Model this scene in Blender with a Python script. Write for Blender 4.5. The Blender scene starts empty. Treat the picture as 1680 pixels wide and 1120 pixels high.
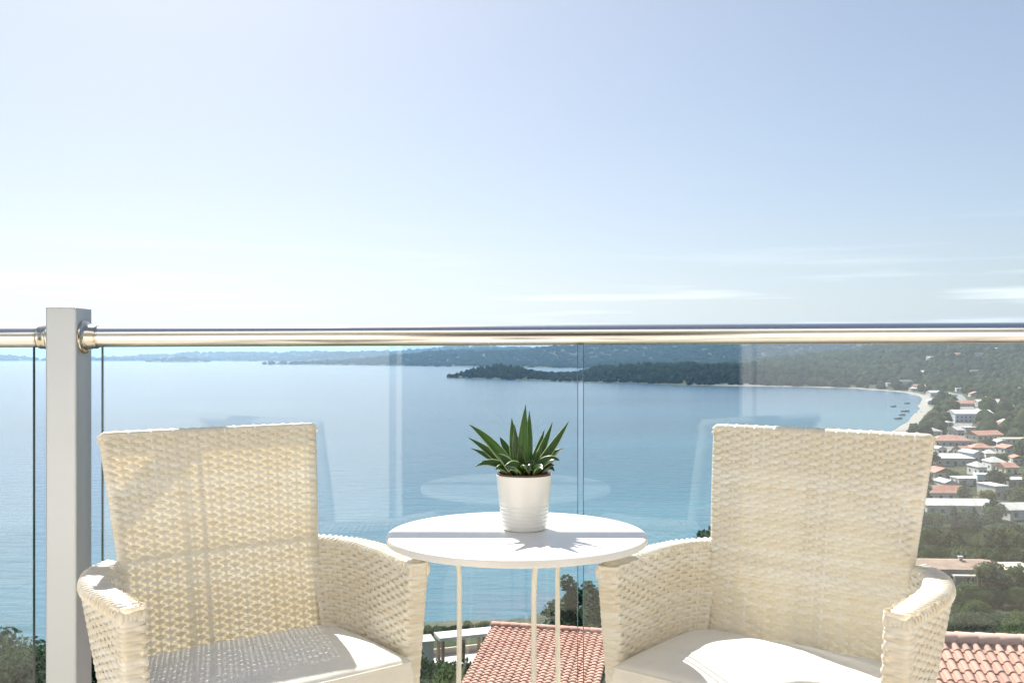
import bpy, bmesh, math, random
import numpy as np
from mathutils import Vector, Matrix

random.seed(7)
rng = np.random.default_rng(7)
SC = bpy.context.scene
COL = SC.collection
PI = math.pi

# ------------------------------------------------------------------ camera
EYE = 1.08
FPX = 1553.0                      # focal length in pixels of the 1680 px wide photograph
cam = bpy.data.cameras.new('camera')
cam.sensor_width = 36.0
cam.lens = 36.0 * FPX / 1680.0
cam.shift_y = 25.0 / 1680.0        # horizon a little below the middle of the picture
cam.clip_start = 0.05
cam.clip_end = 120000
cam_ob = bpy.data.objects.new('camera', cam)
COL.objects.link(cam_ob)
cam_ob.location = (0, 0, EYE)
cam_ob.rotation_euler = (math.radians(90), 0, 0)
SC.camera = cam_ob

# ------------------------------------------------------------------ sun and sky
SUN = Vector((-0.38, 0.95, 1.0)).normalized()
SUN_EL = math.asin(SUN.z)
SUN_AZ = math.atan2(SUN.x, SUN.y)          # from +Y, negative = to the left
sl = bpy.data.lights.new('sun', 'SUN')
sl.energy = 5.0
sl.angle = math.radians(0.55)
sl.color = (1.0, 0.965, 0.90)
so = bpy.data.objects.new('sun', sl)
COL.objects.link(so)
so.location = (-10, 30, 30)
so.rotation_euler = (-SUN).to_track_quat('-Z', 'Y').to_euler()

world = bpy.data.worlds.new('World')
SC.world = world
world.use_nodes = True
wn = world.node_tree.nodes
wl = world.node_tree.links
wn.clear()
sky = wn.new('ShaderNodeTexSky')
sky.sky_type = 'NISHITA'
sky.sun_disc = False
sky.sun_elevation = SUN_EL
sky.sun_rotation = SUN_AZ
sky.altitude = 60
sky.air_density = 1.0
sky.dust_density = 1.25
sky.ozone_density = 1.5
bg = wn.new('ShaderNodeBackground')
bg.inputs['Strength'].default_value = 0.072
wo = wn.new('ShaderNodeOutputWorld')
# thin streaks of high cloud low over the horizon, all the way round
tc = wn.new('ShaderNodeTexCoord')
sep = wn.new('ShaderNodeSeparateXYZ')
wl.new(tc.outputs['Generated'], sep.inputs[0])
mp = wn.new('ShaderNodeMapping')
mp.inputs['Scale'].default_value = (1.6, 1.6, 34.0)
mp.inputs['Location'].default_value = (3.1, 0.4, 1.3)
mp.inputs['Rotation'].default_value = (0, 0, -.13)
wl.new(tc.outputs['Generated'], mp.inputs[0])
nz = wn.new('ShaderNodeTexNoise')
nz.inputs['Scale'].default_value = 2.3
nz.inputs['Detail'].default_value = 7
nz.inputs['Roughness'].default_value = 0.5
wl.new(mp.outputs[0], nz.inputs['Vector'])
cr = wn.new('ShaderNodeValToRGB')
cr.color_ramp.elements[0].position = 0.53
cr.color_ramp.elements[0].color = (0, 0, 0, 1)
cr.color_ramp.elements[1].position = 0.70
cr.color_ramp.elements[1].color = (1, 1, 1, 1)
wl.new(nz.outputs['Fac'], cr.inputs[0])
band = wn.new('ShaderNodeValToRGB')       # by height above the horizon
be = band.color_ramp.elements
be[0].position = 0.0; be[0].color = (.6, .6, .6, 1)
be[1].position = 0.16; be[1].color = (0, 0, 0, 1)
e = be.new(0.06); e.color = (.45, .45, .45, 1)
e = be.new(0.09); e.color = (.12, .12, .12, 1)
wl.new(sep.outputs['Z'], band.inputs[0])
mm = wn.new('ShaderNodeMath'); mm.operation = 'MULTIPLY'
wl.new(cr.outputs[0], mm.inputs[0]); wl.new(band.outputs[0], mm.inputs[1])
mixc = wn.new('ShaderNodeMixRGB')
mixc.inputs['Color2'].default_value = (10.6, 10.7, 10.8, 1)
wl.new(mm.outputs[0], mixc.inputs['Fac'])
tin = wn.new('ShaderNodeMixRGB'); tin.blend_type = 'MULTIPLY'; tin.inputs['Fac'].default_value = 1.0
tin.inputs['Color2'].default_value = (.995, .985, 1.015, 1)
wl.new(sky.outputs[0], tin.inputs['Color1'])
gam = wn.new('ShaderNodeGamma'); gam.inputs['Gamma'].default_value = 0.74     # hazy air: softer range of brightness over the whole sky
sc_ = wn.new('ShaderNodeMixRGB'); sc_.blend_type = 'MULTIPLY'; sc_.inputs['Fac'].default_value = 1.0; sc_.inputs['Color2'].default_value = (1.30, 1.30, 1.30, 1)
wl.new(tin.outputs[0], gam.inputs['Color']); wl.new(gam.outputs[0], sc_.inputs['Color1'])
wl.new(sc_.outputs[0], mixc.inputs['Color1'])
wl.new(mixc.outputs[0], bg.inputs['Color'])
wl.new(bg.outputs[0], wo.inputs['Surface'])

SC.view_settings.view_transform = 'Standard'
SC.view_settings.look = 'None'
SC.view_settings.gamma = 1.0
SC.view_settings.use_curve_mapping = False
SC.view_settings.exposure = 1.0
SC.render.engine = 'CYCLES'
cy = SC.cycles
cy.use_denoising = True
cy.max_bounces = 10
cy.diffuse_bounces = 5
cy.glossy_bounces = 4
cy.transmission_bounces = 6
cy.transparent_max_bounces = 24
cy.volume_bounces = 1
cy.caustics_reflective = False
cy.caustics_refractive = False
cy.sample_clamp_indirect = 8

# ------------------------------------------------------------------ helpers
def px_dir(px, py):
    return np.array([(px - 840) / FPX, 1.0, (585 - py) / FPX])

def at(px, py, Y):
    d = px_dir(px, py)
    return Vector((d[0] * Y, Y, EYE + d[2] * Y))

def link(o, parent=None):
    COL.objects.link(o)
    if parent is not None:
        o.parent = parent
    return o

def tag(o, label=None, cat=None, group=None, kind=None):
    if label: o['label'] = label
    if cat: o['category'] = cat
    if group: o['group'] = group
    if kind: o['kind'] = kind
    return o

def empty(name, loc=(0, 0, 0), rz=0):
    o = bpy.data.objects.new(name, None)
    o.empty_display_size = 0.1
    o.location = loc
    o.rotation_euler = (0, 0, rz)
    return link(o)

def mesh_np(name, verts, faces, mat=None, smooth=False, attrs=None):
    """verts Nx3, faces list/array of equal or mixed polygons"""
    me = bpy.data.meshes.new(name)
    if isinstance(faces, np.ndarray):
        n = faces.shape[1]
        me.vertices.add(len(verts))
        me.vertices.foreach_set('co', np.asarray(verts, np.float32).ravel())
        me.loops.add(faces.size)
        me.loops.foreach_set('vertex_index', faces.astype(np.int32).ravel())
        me.polygons.add(len(faces))
        me.polygons.foreach_set('loop_start', np.arange(0, faces.size, n, dtype=np.int32))
        me.update(calc_edges=True)
    else:
        me.from_pydata([tuple(v) for v in verts], [], [tuple(f) for f in faces])
    if attrs:
        for k, a in attrs.items():
            a = np.asarray(a, np.float32)
            at_ = me.attributes.new(k, 'FLOAT', 'POINT')
            at_.data.foreach_set('value', a)
    if smooth:
        me.polygons.foreach_set('use_smooth', np.ones(len(me.polygons), bool))
    if mat: me.materials.append(mat)
    me.validate()
    me.update()
    return me

class MB:
    def __init__(s): s.v = []; s.f = []
    def add(s, v, f):
        o = len(s.v); s.v += [tuple(p) for p in v]; s.f += [tuple(i + o for i in q) for q in f]
    def box(s, a, b, M=None):
        x0, y0, z0 = a; x1, y1, z1 = b
        v = [(x0,y0,z0),(x1,y0,z0),(x1,y1,z0),(x0,y1,z0),(x0,y0,z1),(x1,y0,z1),(x1,y1,z1),(x0,y1,z1)]
        if M is not None: v = [M @ Vector(p) for p in v]
        s.add(v, [(0,3,2,1),(4,5,6,7),(0,1,5,4),(1,2,6,5),(2,3,7,6),(3,0,4,7)])
    def tube(s, pts, r, n=12, caps=True):
        pts = [Vector(p) for p in pts]
        rr = r if isinstance(r, (list, tuple)) else [r] * len(pts)
        v = []; f = []
        up = None
        for i, p in enumerate(pts):
            t = (pts[min(i+1, len(pts)-1)] - pts[max(i-1, 0)]).normalized()
            if up is None:
                up = Vector((0,0,1)) if abs(t.z) < 0.9 else Vector((1,0,0))
            a = t.cross(up).normalized(); b = a.cross(t).normalized(); up = b
            for k in range(n):
                an = 2*PI*k/n
                v.append(p + a*math.cos(an)*rr[i] + b*math.sin(an)*rr[i])
        for i in range(len(pts)-1):
            for k in range(n):
                k2 = (k+1) % n
                f.append((i*n+k, i*n+k2, (i+1)*n+k2, (i+1)*n+k))
        if caps:
            f.append(tuple(range(n))[::-1]); f.append(tuple((len(pts)-1)*n + k for k in range(n)))
        s.add(v, f)
    def lathe(s, prof, n=48, c=(0,0,0), axis='z'):
        v = []; f = []
        for r, z in prof:
            for k in range(n):
                a = 2*PI*k/n
                if axis == 'z': v.append((c[0]+r*math.cos(a), c[1]+r*math.sin(a), c[2]+z))
                else: v.append((c[0]+z, c[1]+r*math.cos(a), c[2]+r*math.sin(a)))
        for i in range(len(prof)-1):
            for k in range(n):
                k2 = (k+1) % n
                f.append((i*n+k, i*n+k2, (i+1)*n+k2, (i+1)*n+k))
        s.add(v, f)
    def mesh(s, name, mat, smooth=False):
        me = bpy.data.meshes.new(name)
        me.from_pydata(s.v, [], s.f)
        if smooth: me.polygons.foreach_set('use_smooth', np.ones(len(me.polygons), bool))
        if mat: me.materials.append(mat)
        me.update()
        return me
    def build(s, name, mat, parent=None, smooth=False, bevel=0, seg=2, fix=False):
        me = s.mesh(name, mat, smooth)
        if fix:
            bm = bmesh.new(); bm.from_mesh(me)
            bmesh.ops.recalc_face_normals(bm, faces=bm.faces)
            bm.to_mesh(me); bm.free()
        o = link(bpy.data.objects.new(name, me), parent)
        if bevel:
            m = o.modifiers.new('bevel', 'BEVEL'); m.width = bevel; m.segments = seg
            m.limit_method = 'ANGLE'; m.angle_limit = math.radians(40)
            m.harden_normals = False
        return o

def smooth_angle(o, deg=40):
    me = o.data
    me.polygons.foreach_set('use_smooth', np.ones(len(me.polygons), bool))
    bm = bmesh.new(); bm.from_mesh(me)
    for e in bm.edges:
        if len(e.link_faces) == 2 and e.calc_face_angle(0) > math.radians(deg):
            e.smooth = False
    bm.to_mesh(me); bm.free()
    return o

# numpy value noise
def _h(ix, iy, s):
    n = (ix.astype(np.int64) * 374761393 + iy.astype(np.int64) * 668265263 + s * 974634777) & 0x7fffffff
    n = (n ^ (n >> 13)) * 1274126177 & 0x7fffffff
    return ((n ^ (n >> 16)) & 0xffff) / 65535.0
def vnoise(x, y, s=0):
    x = np.asarray(x, float); y = np.asarray(y, float)
    ix = np.floor(x); iy = np.floor(y); fx = x - ix; fy = y - iy
    fx = fx*fx*(3-2*fx); fy = fy*fy*(3-2*fy)
    a = _h(ix, iy, s); b = _h(ix+1, iy, s); c = _h(ix, iy+1, s); d = _h(ix+1, iy+1, s)
    return (a*(1-fx)+b*fx)*(1-fy) + (c*(1-fx)+d*fx)*fy
def fbm(x, y, oct=4, s=0):
    t = 0; a = 1; n = 0
    for i in range(oct):
        t = t + a*vnoise(x*2**i, y*2**i, s+i*17); n += a; a *= .5
    return t/n

# ------------------------------------------------------------------ materials
def mat_new(name):
    m = bpy.data.materials.new(name); m.use_nodes = True
    nt = m.node_tree
    for n in list(nt.nodes): nt.nodes.remove(n)
    out = nt.nodes.new('ShaderNodeOutputMaterial')
    return m, nt, out

def N(nt, t, **kw):
    n = nt.nodes.new(t)
    for k, v in kw.items():
        if k.startswith('i_'): n.inputs[k[2:].replace('_', ' ')].default_value = v
        else: setattr(n, k, v)
    return n

def c4(c): return (c[0], c[1], c[2], 1.0)

def simple(name, col, rough=0.5, metal=0.0, var=0.08, scale=6.0, bump=0.0, bscale=60.0, spec=0.5, dirt=None, dscale=2.0, dpos=(.5,.75), obj_var=0.0, coat=0.0):
    m, nt, out = mat_new(name)
    p = N(nt, 'ShaderNodeBsdfPrincipled')
    p.inputs['Roughness'].default_value = rough
    p.inputs['Metallic'].default_value = metal
    p.inputs['Specular IOR Level'].default_value = spec
    if coat:
        p.inputs['Coat Weight'].default_value = coat; p.inputs['Coat Roughness'].default_value = 0.15
    tcn = N(nt, 'ShaderNodeTexCoord')
    nz = N(nt, 'ShaderNodeTexNoise'); nz.inputs['Scale'].default_value = scale; nz.inputs['Detail'].default_value = 5
    nt.links.new(tcn.outputs['Object'], nz.inputs['Vector'])
    mr = N(nt, 'ShaderNodeMapRange'); mr.inputs['To Min'].default_value = 1-var; mr.inputs['To Max'].default_value = 1+var
    mr.inputs['From Min'].default_value = .3; mr.inputs['From Max'].default_value = .7
    nt.links.new(nz.outputs['Fac'], mr.inputs['Value'])
    hs = N(nt, 'ShaderNodeHueSaturation'); hs.inputs['Color'].default_value = c4(col)
    if obj_var:
        oi = N(nt, 'ShaderNodeObjectInfo')
        m2 = N(nt, 'ShaderNodeMapRange'); m2.inputs['To Min'].default_value = 1-obj_var; m2.inputs['To Max'].default_value = 1+obj_var
        nt.links.new(oi.outputs['Random'], m2.inputs['Value'])
        mu = N(nt, 'ShaderNodeMath', operation='MULTIPLY')
        nt.links.new(mr.outputs[0], mu.inputs[0]); nt.links.new(m2.outputs[0], mu.inputs[1])
        nt.links.new(mu.outputs[0], hs.inputs['Value'])
    else:
        nt.links.new(mr.outputs[0], hs.inputs['Value'])
    last = hs.outputs[0]
    if dirt is not None:
        n2 = N(nt, 'ShaderNodeTexNoise'); n2.inputs['Scale'].default_value = dscale; n2.inputs['Detail'].default_value = 8
        nt.links.new(tcn.outputs['Object'], n2.inputs['Vector'])
        r2 = N(nt, 'ShaderNodeMapRange'); r2.inputs['From Min'].default_value = dpos[0]; r2.inputs['From Max'].default_value = dpos[1]
        nt.links.new(n2.outputs['Fac'], r2.inputs['Value'])
        mx = N(nt, 'ShaderNodeMixRGB'); mx.inputs['Color2'].default_value = c4(dirt)
        nt.links.new(r2.outputs[0], mx.inputs['Fac']); nt.links.new(last, mx.inputs['Color1'])
        last = mx.outputs[0]
    nt.links.new(last, p.inputs['Base Color'])
    if bump:
        nb = N(nt, 'ShaderNodeTexNoise'); nb.inputs['Scale'].default_value = bscale; nb.inputs['Detail'].default_value = 4
        nt.links.new(tcn.outputs['Object'], nb.inputs['Vector'])
        b = N(nt, 'ShaderNodeBump'); b.inputs['Strength'].default_value = bump; b.inputs['Distance'].default_value = 0.01
        nt.links.new(nb.outputs['Fac'], b.inputs['Height']); nt.links.new(b.outputs[0], p.inputs['Normal'])
    nt.links.new(p.outputs[0], out.inputs['Surface'])
    return m

def foliage(name, col, col2, trans=0.35, nscale=1.3):
    m, nt, out = mat_new(name)
    oi = N(nt, 'ShaderNodeObjectInfo')
    tcn = N(nt, 'ShaderNodeTexCoord')
    nz = N(nt, 'ShaderNodeTexNoise'); nz.inputs['Scale'].default_value = nscale; nz.inputs['Detail'].default_value = 4
    nt.links.new(tcn.outputs['Object'], nz.inputs['Vector'])
    mx = N(nt, 'ShaderNodeMixRGB'); mx.inputs['Color1'].default_value = c4(col); mx.inputs['Color2'].default_value = c4(col2)
    ad = N(nt, 'ShaderNodeMath', operation='MULTIPLY_ADD'); ad.inputs[1].default_value = 0.7
    su = N(nt, 'ShaderNodeMath', operation='SUBTRACT'); su.inputs[1].default_value = 0.35
    nt.links.new(oi.outputs['Random'], su.inputs[0])
    nt.links.new(su.outputs[0], ad.inputs[0]); nt.links.new(nz.outputs['Fac'], ad.inputs[2])
    r = N(nt, 'ShaderNodeMapRange'); r.inputs['From Min'].default_value = .2; r.inputs['From Max'].default_value = .8
    nt.links.new(ad.outputs[0], r.inputs['Value'])
    nt.links.new(r.outputs[0], mx.inputs['Fac'])
    d = N(nt, 'ShaderNodeBsdfDiffuse'); t = N(nt, 'ShaderNodeBsdfTranslucent')
    hs = N(nt, 'ShaderNodeHueSaturation'); hs.inputs['Value'].default_value = 1.25; hs.inputs['Hue'].default_value = .49
    nt.links.new(mx.outputs[0], hs.inputs['Color'])
    nt.links.new(mx.outputs[0], d.inputs['Color']); nt.links.new(hs.outputs[0], t.inputs['Color'])
    ms = N(nt, 'ShaderNodeMixShader'); ms.inputs[0].default_value = trans
    nt.links.new(d.outputs[0], ms.inputs[1]); nt.links.new(t.outputs[0], ms.inputs[2])
    nt.links.new(ms.outputs[0], out.inputs['Surface'])
    return m

M = {}
# rattan: cream plastic strand, lets some light through
def rattan():
    m, nt, out = mat_new('cream_rattan')
    tcn = N(nt, 'ShaderNodeTexCoord')
    nz = N(nt, 'ShaderNodeTexNoise'); nz.inputs['Scale'].default_value = 9; nz.inputs['Detail'].default_value = 6
    nt.links.new(tcn.outputs['Object'], nz.inputs['Vector'])
    at_ = N(nt, 'ShaderNodeAttribute'); at_.attribute_name = 'tint'
    mx = N(nt, 'ShaderNodeMixRGB'); mx.inputs['Color1'].default_value = (.83, .77, .63, 1); mx.inputs['Color2'].default_value = (.91, .89, .82, 1)
    ad = N(nt, 'ShaderNodeMath', operation='ADD')
    nt.links.new(nz.outputs['Fac'], ad.inputs[0]); nt.links.new(at_.outputs['Fac'], ad.inputs[1])
    r = N(nt, 'ShaderNodeMapRange'); r.inputs['From Min'].default_value = .45; r.inputs['From Max'].default_value = 1.25
    nt.links.new(ad.outputs[0], r.inputs['Value']); nt.links.new(r.outputs[0], mx.inputs['Fac'])
    p = N(nt, 'ShaderNodeBsdfPrincipled'); p.inputs['Roughness'].default_value = .42; p.inputs['Specular IOR Level'].default_value = .45
    nt.links.new(mx.outputs[0], p.inputs['Base Color'])
    t = N(nt, 'ShaderNodeBsdfTranslucent'); t.inputs['Color'].default_value = (.88, .68, .38, 1)
    ms = N(nt, 'ShaderNodeMixShader'); ms.inputs[0].default_value = .14
    nt.links.new(p.outputs[0], ms.inputs[1]); nt.links.new(t.outputs[0], ms.inputs[2])
    nt.links.new(ms.outputs[0], out.inputs['Surface'])
    return m
M['rattan'] = rattan()
M['frame_tube'] = simple('powder_coated_tube', (.62, .60, .54), .45)
M['cushion'] = simple('cream_cushion_cloth', (.85, .825, .76), .8, var=.03, scale=20, bump=.05, bscale=900, spec=.25)
M['table_white'] = simple('white_powder_coat', (.83, .82, .80), .32, var=.015, scale=30, bump=.02, bscale=700)
M['table_leg'] = simple('ivory_powder_coat', (.82, .79, .70), .35, var=.02)
M['pot_white'] = simple('white_glazed_pot', (.84, .82, .78), .22, var=.02, coat=.3)
M['nursery'] = simple('brown_plastic_pot', (.23, .085, .05), .5)
M['soil'] = simple('dark_soil', (.05, .035, .025), .95, var=.4, scale=90, bump=.8, bscale=200)
M['steel'] = simple('brushed_stainless_steel', (.76, .74, .715), .22, metal=1.0, var=.03, scale=40)
M['steel_collar'] = simple('turned_steel', (.62, .57, .49), .22, metal=1.0, var=.03)
M['alu'] = simple('satin_aluminium', (.52, .55, .585), .42, metal=.45, var=.02, scale=3)
M['glass_edge'] = simple('green_glass_edge', (.045, .10, .10), .12, var=.1)
M['wall_white'] = simple('white_render', (.85, .83, .79), .85, var=.04, scale=2, bump=.15, bscale=120)
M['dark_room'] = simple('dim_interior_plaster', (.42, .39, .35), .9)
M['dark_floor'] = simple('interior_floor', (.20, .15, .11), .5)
M['door_alu'] = simple('white_door_frame', (.76, .76, .75), .4)

def glass():
    m, nt, out = mat_new('clear_balustrade_glass')
    tr = N(nt, 'ShaderNodeBsdfTransparent'); tr.inputs['Color'].default_value = (.962, .982, .978, 1)
    gl = N(nt, 'ShaderNodeBsdfGlossy'); gl.inputs['Roughness'].default_value = 0.0
    fr = N(nt, 'ShaderNodeFresnel'); fr.inputs['IOR'].default_value = 1.5
    ge = N(nt, 'ShaderNodeNewGeometry')
    io = N(nt, 'ShaderNodeMath', operation='MULTIPLY_ADD'); io.inputs[1].default_value = 1/1.5-1.5; io.inputs[2].default_value = 1.5
    nt.links.new(ge.outputs['Backfacing'], io.inputs[0]); nt.links.new(io.outputs[0], fr.inputs['IOR'])
    ms = N(nt, 'ShaderNodeMixShader')
    nt.links.new(fr.outputs[0], ms.inputs[0]); nt.links.new(tr.outputs[0], ms.inputs[1]); nt.links.new(gl.outputs[0], ms.inputs[2])
    nt.links.new(ms.outputs[0], out.inputs['Surface'])
    return m
M['glass'] = glass()

def tiles_floor():
    m, nt, out = mat_new('warm_balcony_tiles')
    tcn = N(nt, 'ShaderNodeTexCoord')
    br = N(nt, 'ShaderNodeTexBrick'); br.offset = 0; br.inputs['Scale'].default_value = 1
    br.inputs['Color1'].default_value = (.67, .595, .50, 1); br.inputs['Color2'].default_value = (.62, .55, .46, 1)
    br.inputs['Mortar'].default_value = (.38, .34, .30, 1)
    br.inputs['Brick Width'].default_value = .33; br.inputs['Row Height'].default_value = .33; br.inputs['Mortar Size'].default_value = .006
    nt.links.new(tcn.outputs['Object'], br.inputs['Vector'])
    p = N(nt, 'ShaderNodeBsdfPrincipled'); p.inputs['Roughness'].default_value = .45
    nt.links.new(br.outputs['Color'], p.inputs['Base Color'])
    nt.links.new(p.outputs[0], out.inputs['Surface'])
    return m
M['floor'] = tiles_floor()
M['concrete'] = simple('painted_concrete', (.70, .68, .64), .85, var=.06, bump=.2, bscale=50)
M['roof_tile'] = simple('terracotta_roof_tile', (.55, .285, .215), .8, var=.12, scale=3, obj_var=.24, bump=.2, bscale=40, dirt=(.52, .34, .27), dscale=1.3, dpos=(.45, .8))
M['roof_far'] = simple('far_terracotta_roof', (.46, .20, .135), .85, var=.2, scale=.35, dirt=(.40, .27, .22), dscale=.3, dpos=(.4, .7))
M['roof_brown'] = simple('weathered_brown_tiles', (.33, .235, .18), .9, var=.2, scale=.5)
M['roof_cap'] = simple('pink_ridge_tile', (.66, .42, .345), .8, var=.08, scale=4, bump=.1, bscale=60, obj_var=.05)
M['roof_bed'] = simple('dark_roof_mortar', (.12, .10, .09), .95, var=.2)
M['roof_grey'] = simple('pale_concrete_roof', (.55, .53, .50), .9, var=.12, scale=.5, dirt=(.40, .38, .36), dscale=.4)
M['roof_white'] = simple('white_painted_roof', (.66, .65, .63), .8, var=.06, scale=.5)
M['hw_white'] = simple('white_house_render', (.62, .605, .575), .9, var=.07, scale=.6, dirt=(.50, .48, .44), dscale=.35)
M['hw_cream'] = simple('cream_house_render', (.66, .58, .44), .9, var=.07, scale=.6, dirt=(.52, .46, .36), dscale=.35)
M['hw_beige'] = simple('beige_house_render', (.52, .46, .39), .9, var=.09, scale=.6, dirt=(.42, .38, .33), dscale=.35)
M['hw_blue'] = simple('pale_blue_house_render', (.56, .62, .70), .9, var=.07, scale=.6)
M['hw_grey'] = simple('grey_and_shaded_render', (.40, .40, .40), .9, var=.1, scale=.6)  # grey walls; on the long low house it puts shade into the colour
M['pane'] = simple('dark_window_glass', (.03, .04, .05), .08, var=.1)
M['shutter'] = simple('painted_shutter', (.20, .26, .24), .6)
M['bark'] = simple('grey_brown_bark', (.13, .10, .075), .95, var=.3, scale=3, bump=.5, bscale=12)
M['timber'] = simple('weathered_timber', (.24, .17, .12), .85, var=.2, scale=4)
M['road'] = simple('pale_asphalt', (.20, .195, .19), .9, var=.1, scale=.2)  # pale grey road surface, tone varied at random
M['boat'] = simple('dark_boat_hull', (.07, .09, .12), .5)
M['boat_in'] = simple('pale_boat_deck', (.55, .52, .46), .6)
M['olive'] = foliage('olive_leaves', (.046, .074, .046), (.100, .132, .086))
M['pine'] = foliage('pine_needles', (.020, .050, .026), (.046, .088, .044), .25)
M['broad'] = foliage('broad_leaves', (.038, .076, .032), (.090, .136, .055))
M['yellow'] = foliage('yellow_green_leaves', (.14, .15, .035), (.23, .21, .055))
M['palm'] = foliage('palm_fronds', (.085, .115, .055), (.16, .18, .09))

def forest_mat(name, cols, trans=.15, rough_scale=.35):
    m, nt, out = mat_new(name)
    a = N(nt, 'ShaderNodeAttribute'); a.attribute_name = 'tint'
    cr = N(nt, 'ShaderNodeValToRGB')
    el = cr.color_ramp.elements
    el[0].position = 0; el[0].color = c4(cols[0]); el[1].position = 1; el[1].color = c4(cols[-1])
    for i, c in enumerate(cols[1:-1]):
        e = el.new((i+1)/(len(cols)-1)); e.color = c4(c)
    nt.links.new(a.outputs['Fac'], cr.inputs[0])
    geo = N(nt, 'ShaderNodeNewGeometry')
    nz = N(nt, 'ShaderNodeTexNoise'); nz.inputs['Scale'].default_value = rough_scale; nz.inputs['Detail'].default_value = 6; nz.inputs['Roughness'].default_value = .7
    nt.links.new(geo.outputs['Position'], nz.inputs['Vector'])
    b = N(nt, 'ShaderNodeBump'); b.inputs['Strength'].default_value = 1.0; b.inputs['Distance'].default_value = 2.5
    nt.links.new(nz.outputs['Fac'], b.inputs['Height'])
    d = N(nt, 'ShaderNodeBsdfDiffuse'); nt.links.new(cr.outputs[0], d.inputs['Color']); nt.links.new(b.outputs[0], d.inputs['Normal'])
    nt.links.new(d.outputs[0], out.inputs['Surface'])
    return m
M['forest'] = forest_mat('mixed_far_wood', [(.016,.030,.016), (.030,.050,.024), (.050,.068,.032), (.095,.10,.05)])
M['forest_dark'] = forest_mat('dark_far_wood', [(.010,.022,.013), (.018,.034,.018), (.034,.050,.024)])

def terrain_mat():
    m, nt, out = mat_new('scrub_and_earth')
    geo = N(nt, 'ShaderNodeNewGeometry')
    n1 = N(nt, 'ShaderNodeTexNoise'); n1.inputs['Scale'].default_value = .045; n1.inputs['Detail'].default_value = 9; n1.inputs['Roughness'].default_value = .68
    nt.links.new(geo.outputs['Position'], n1.inputs['Vector'])
    cr = N(nt, 'ShaderNodeValToRGB'); el = cr.color_ramp.elements
    el[0].position = .34; el[0].color = (.026, .040, .019, 1)
    el[1].position = .74; el[1].color = (.115, .105, .062, 1)
    e = el.new(.50); e.color = (.045, .060, .028, 1)
    nt.links.new(n1.outputs['Fac'], cr.inputs[0])
    a = N(nt, 'ShaderNodeAttribute'); a.attribute_name = 'sand'
    mx = N(nt, 'ShaderNodeMixRGB'); mx.inputs['Color2'].default_value = (.34, .315, .285, 1)
    nt.links.new(a.outputs['Fac'], mx.inputs['Fac']); nt.links.new(cr.outputs[0], mx.inputs['Color1'])
    b = N(nt, 'ShaderNodeBump'); b.inputs['Strength'].default_value = .8; b.inputs['Distance'].default_value = 1.5
    n2 = N(nt, 'ShaderNodeTexNoise'); n2.inputs['Scale'].default_value = .6; n2.inputs['Detail'].default_value = 6
    nt.links.new(geo.outputs['Position'], n2.inputs['Vector'])
    nt.links.new(n2.outputs['Fac'], b.inputs['Height'])
    p = N(nt, 'ShaderNodeBsdfPrincipled'); p.inputs['Roughness'].default_value = .95; p.inputs['Specular IOR Level'].default_value = .1
    nt.links.new(mx.outputs[0], p.inputs['Base Color']); nt.links.new(b.outputs[0], p.inputs['Normal'])
    nt.links.new(p.outputs[0], out.inputs['Surface'])
    return m
M['terrain'] = terrain_mat()

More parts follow.
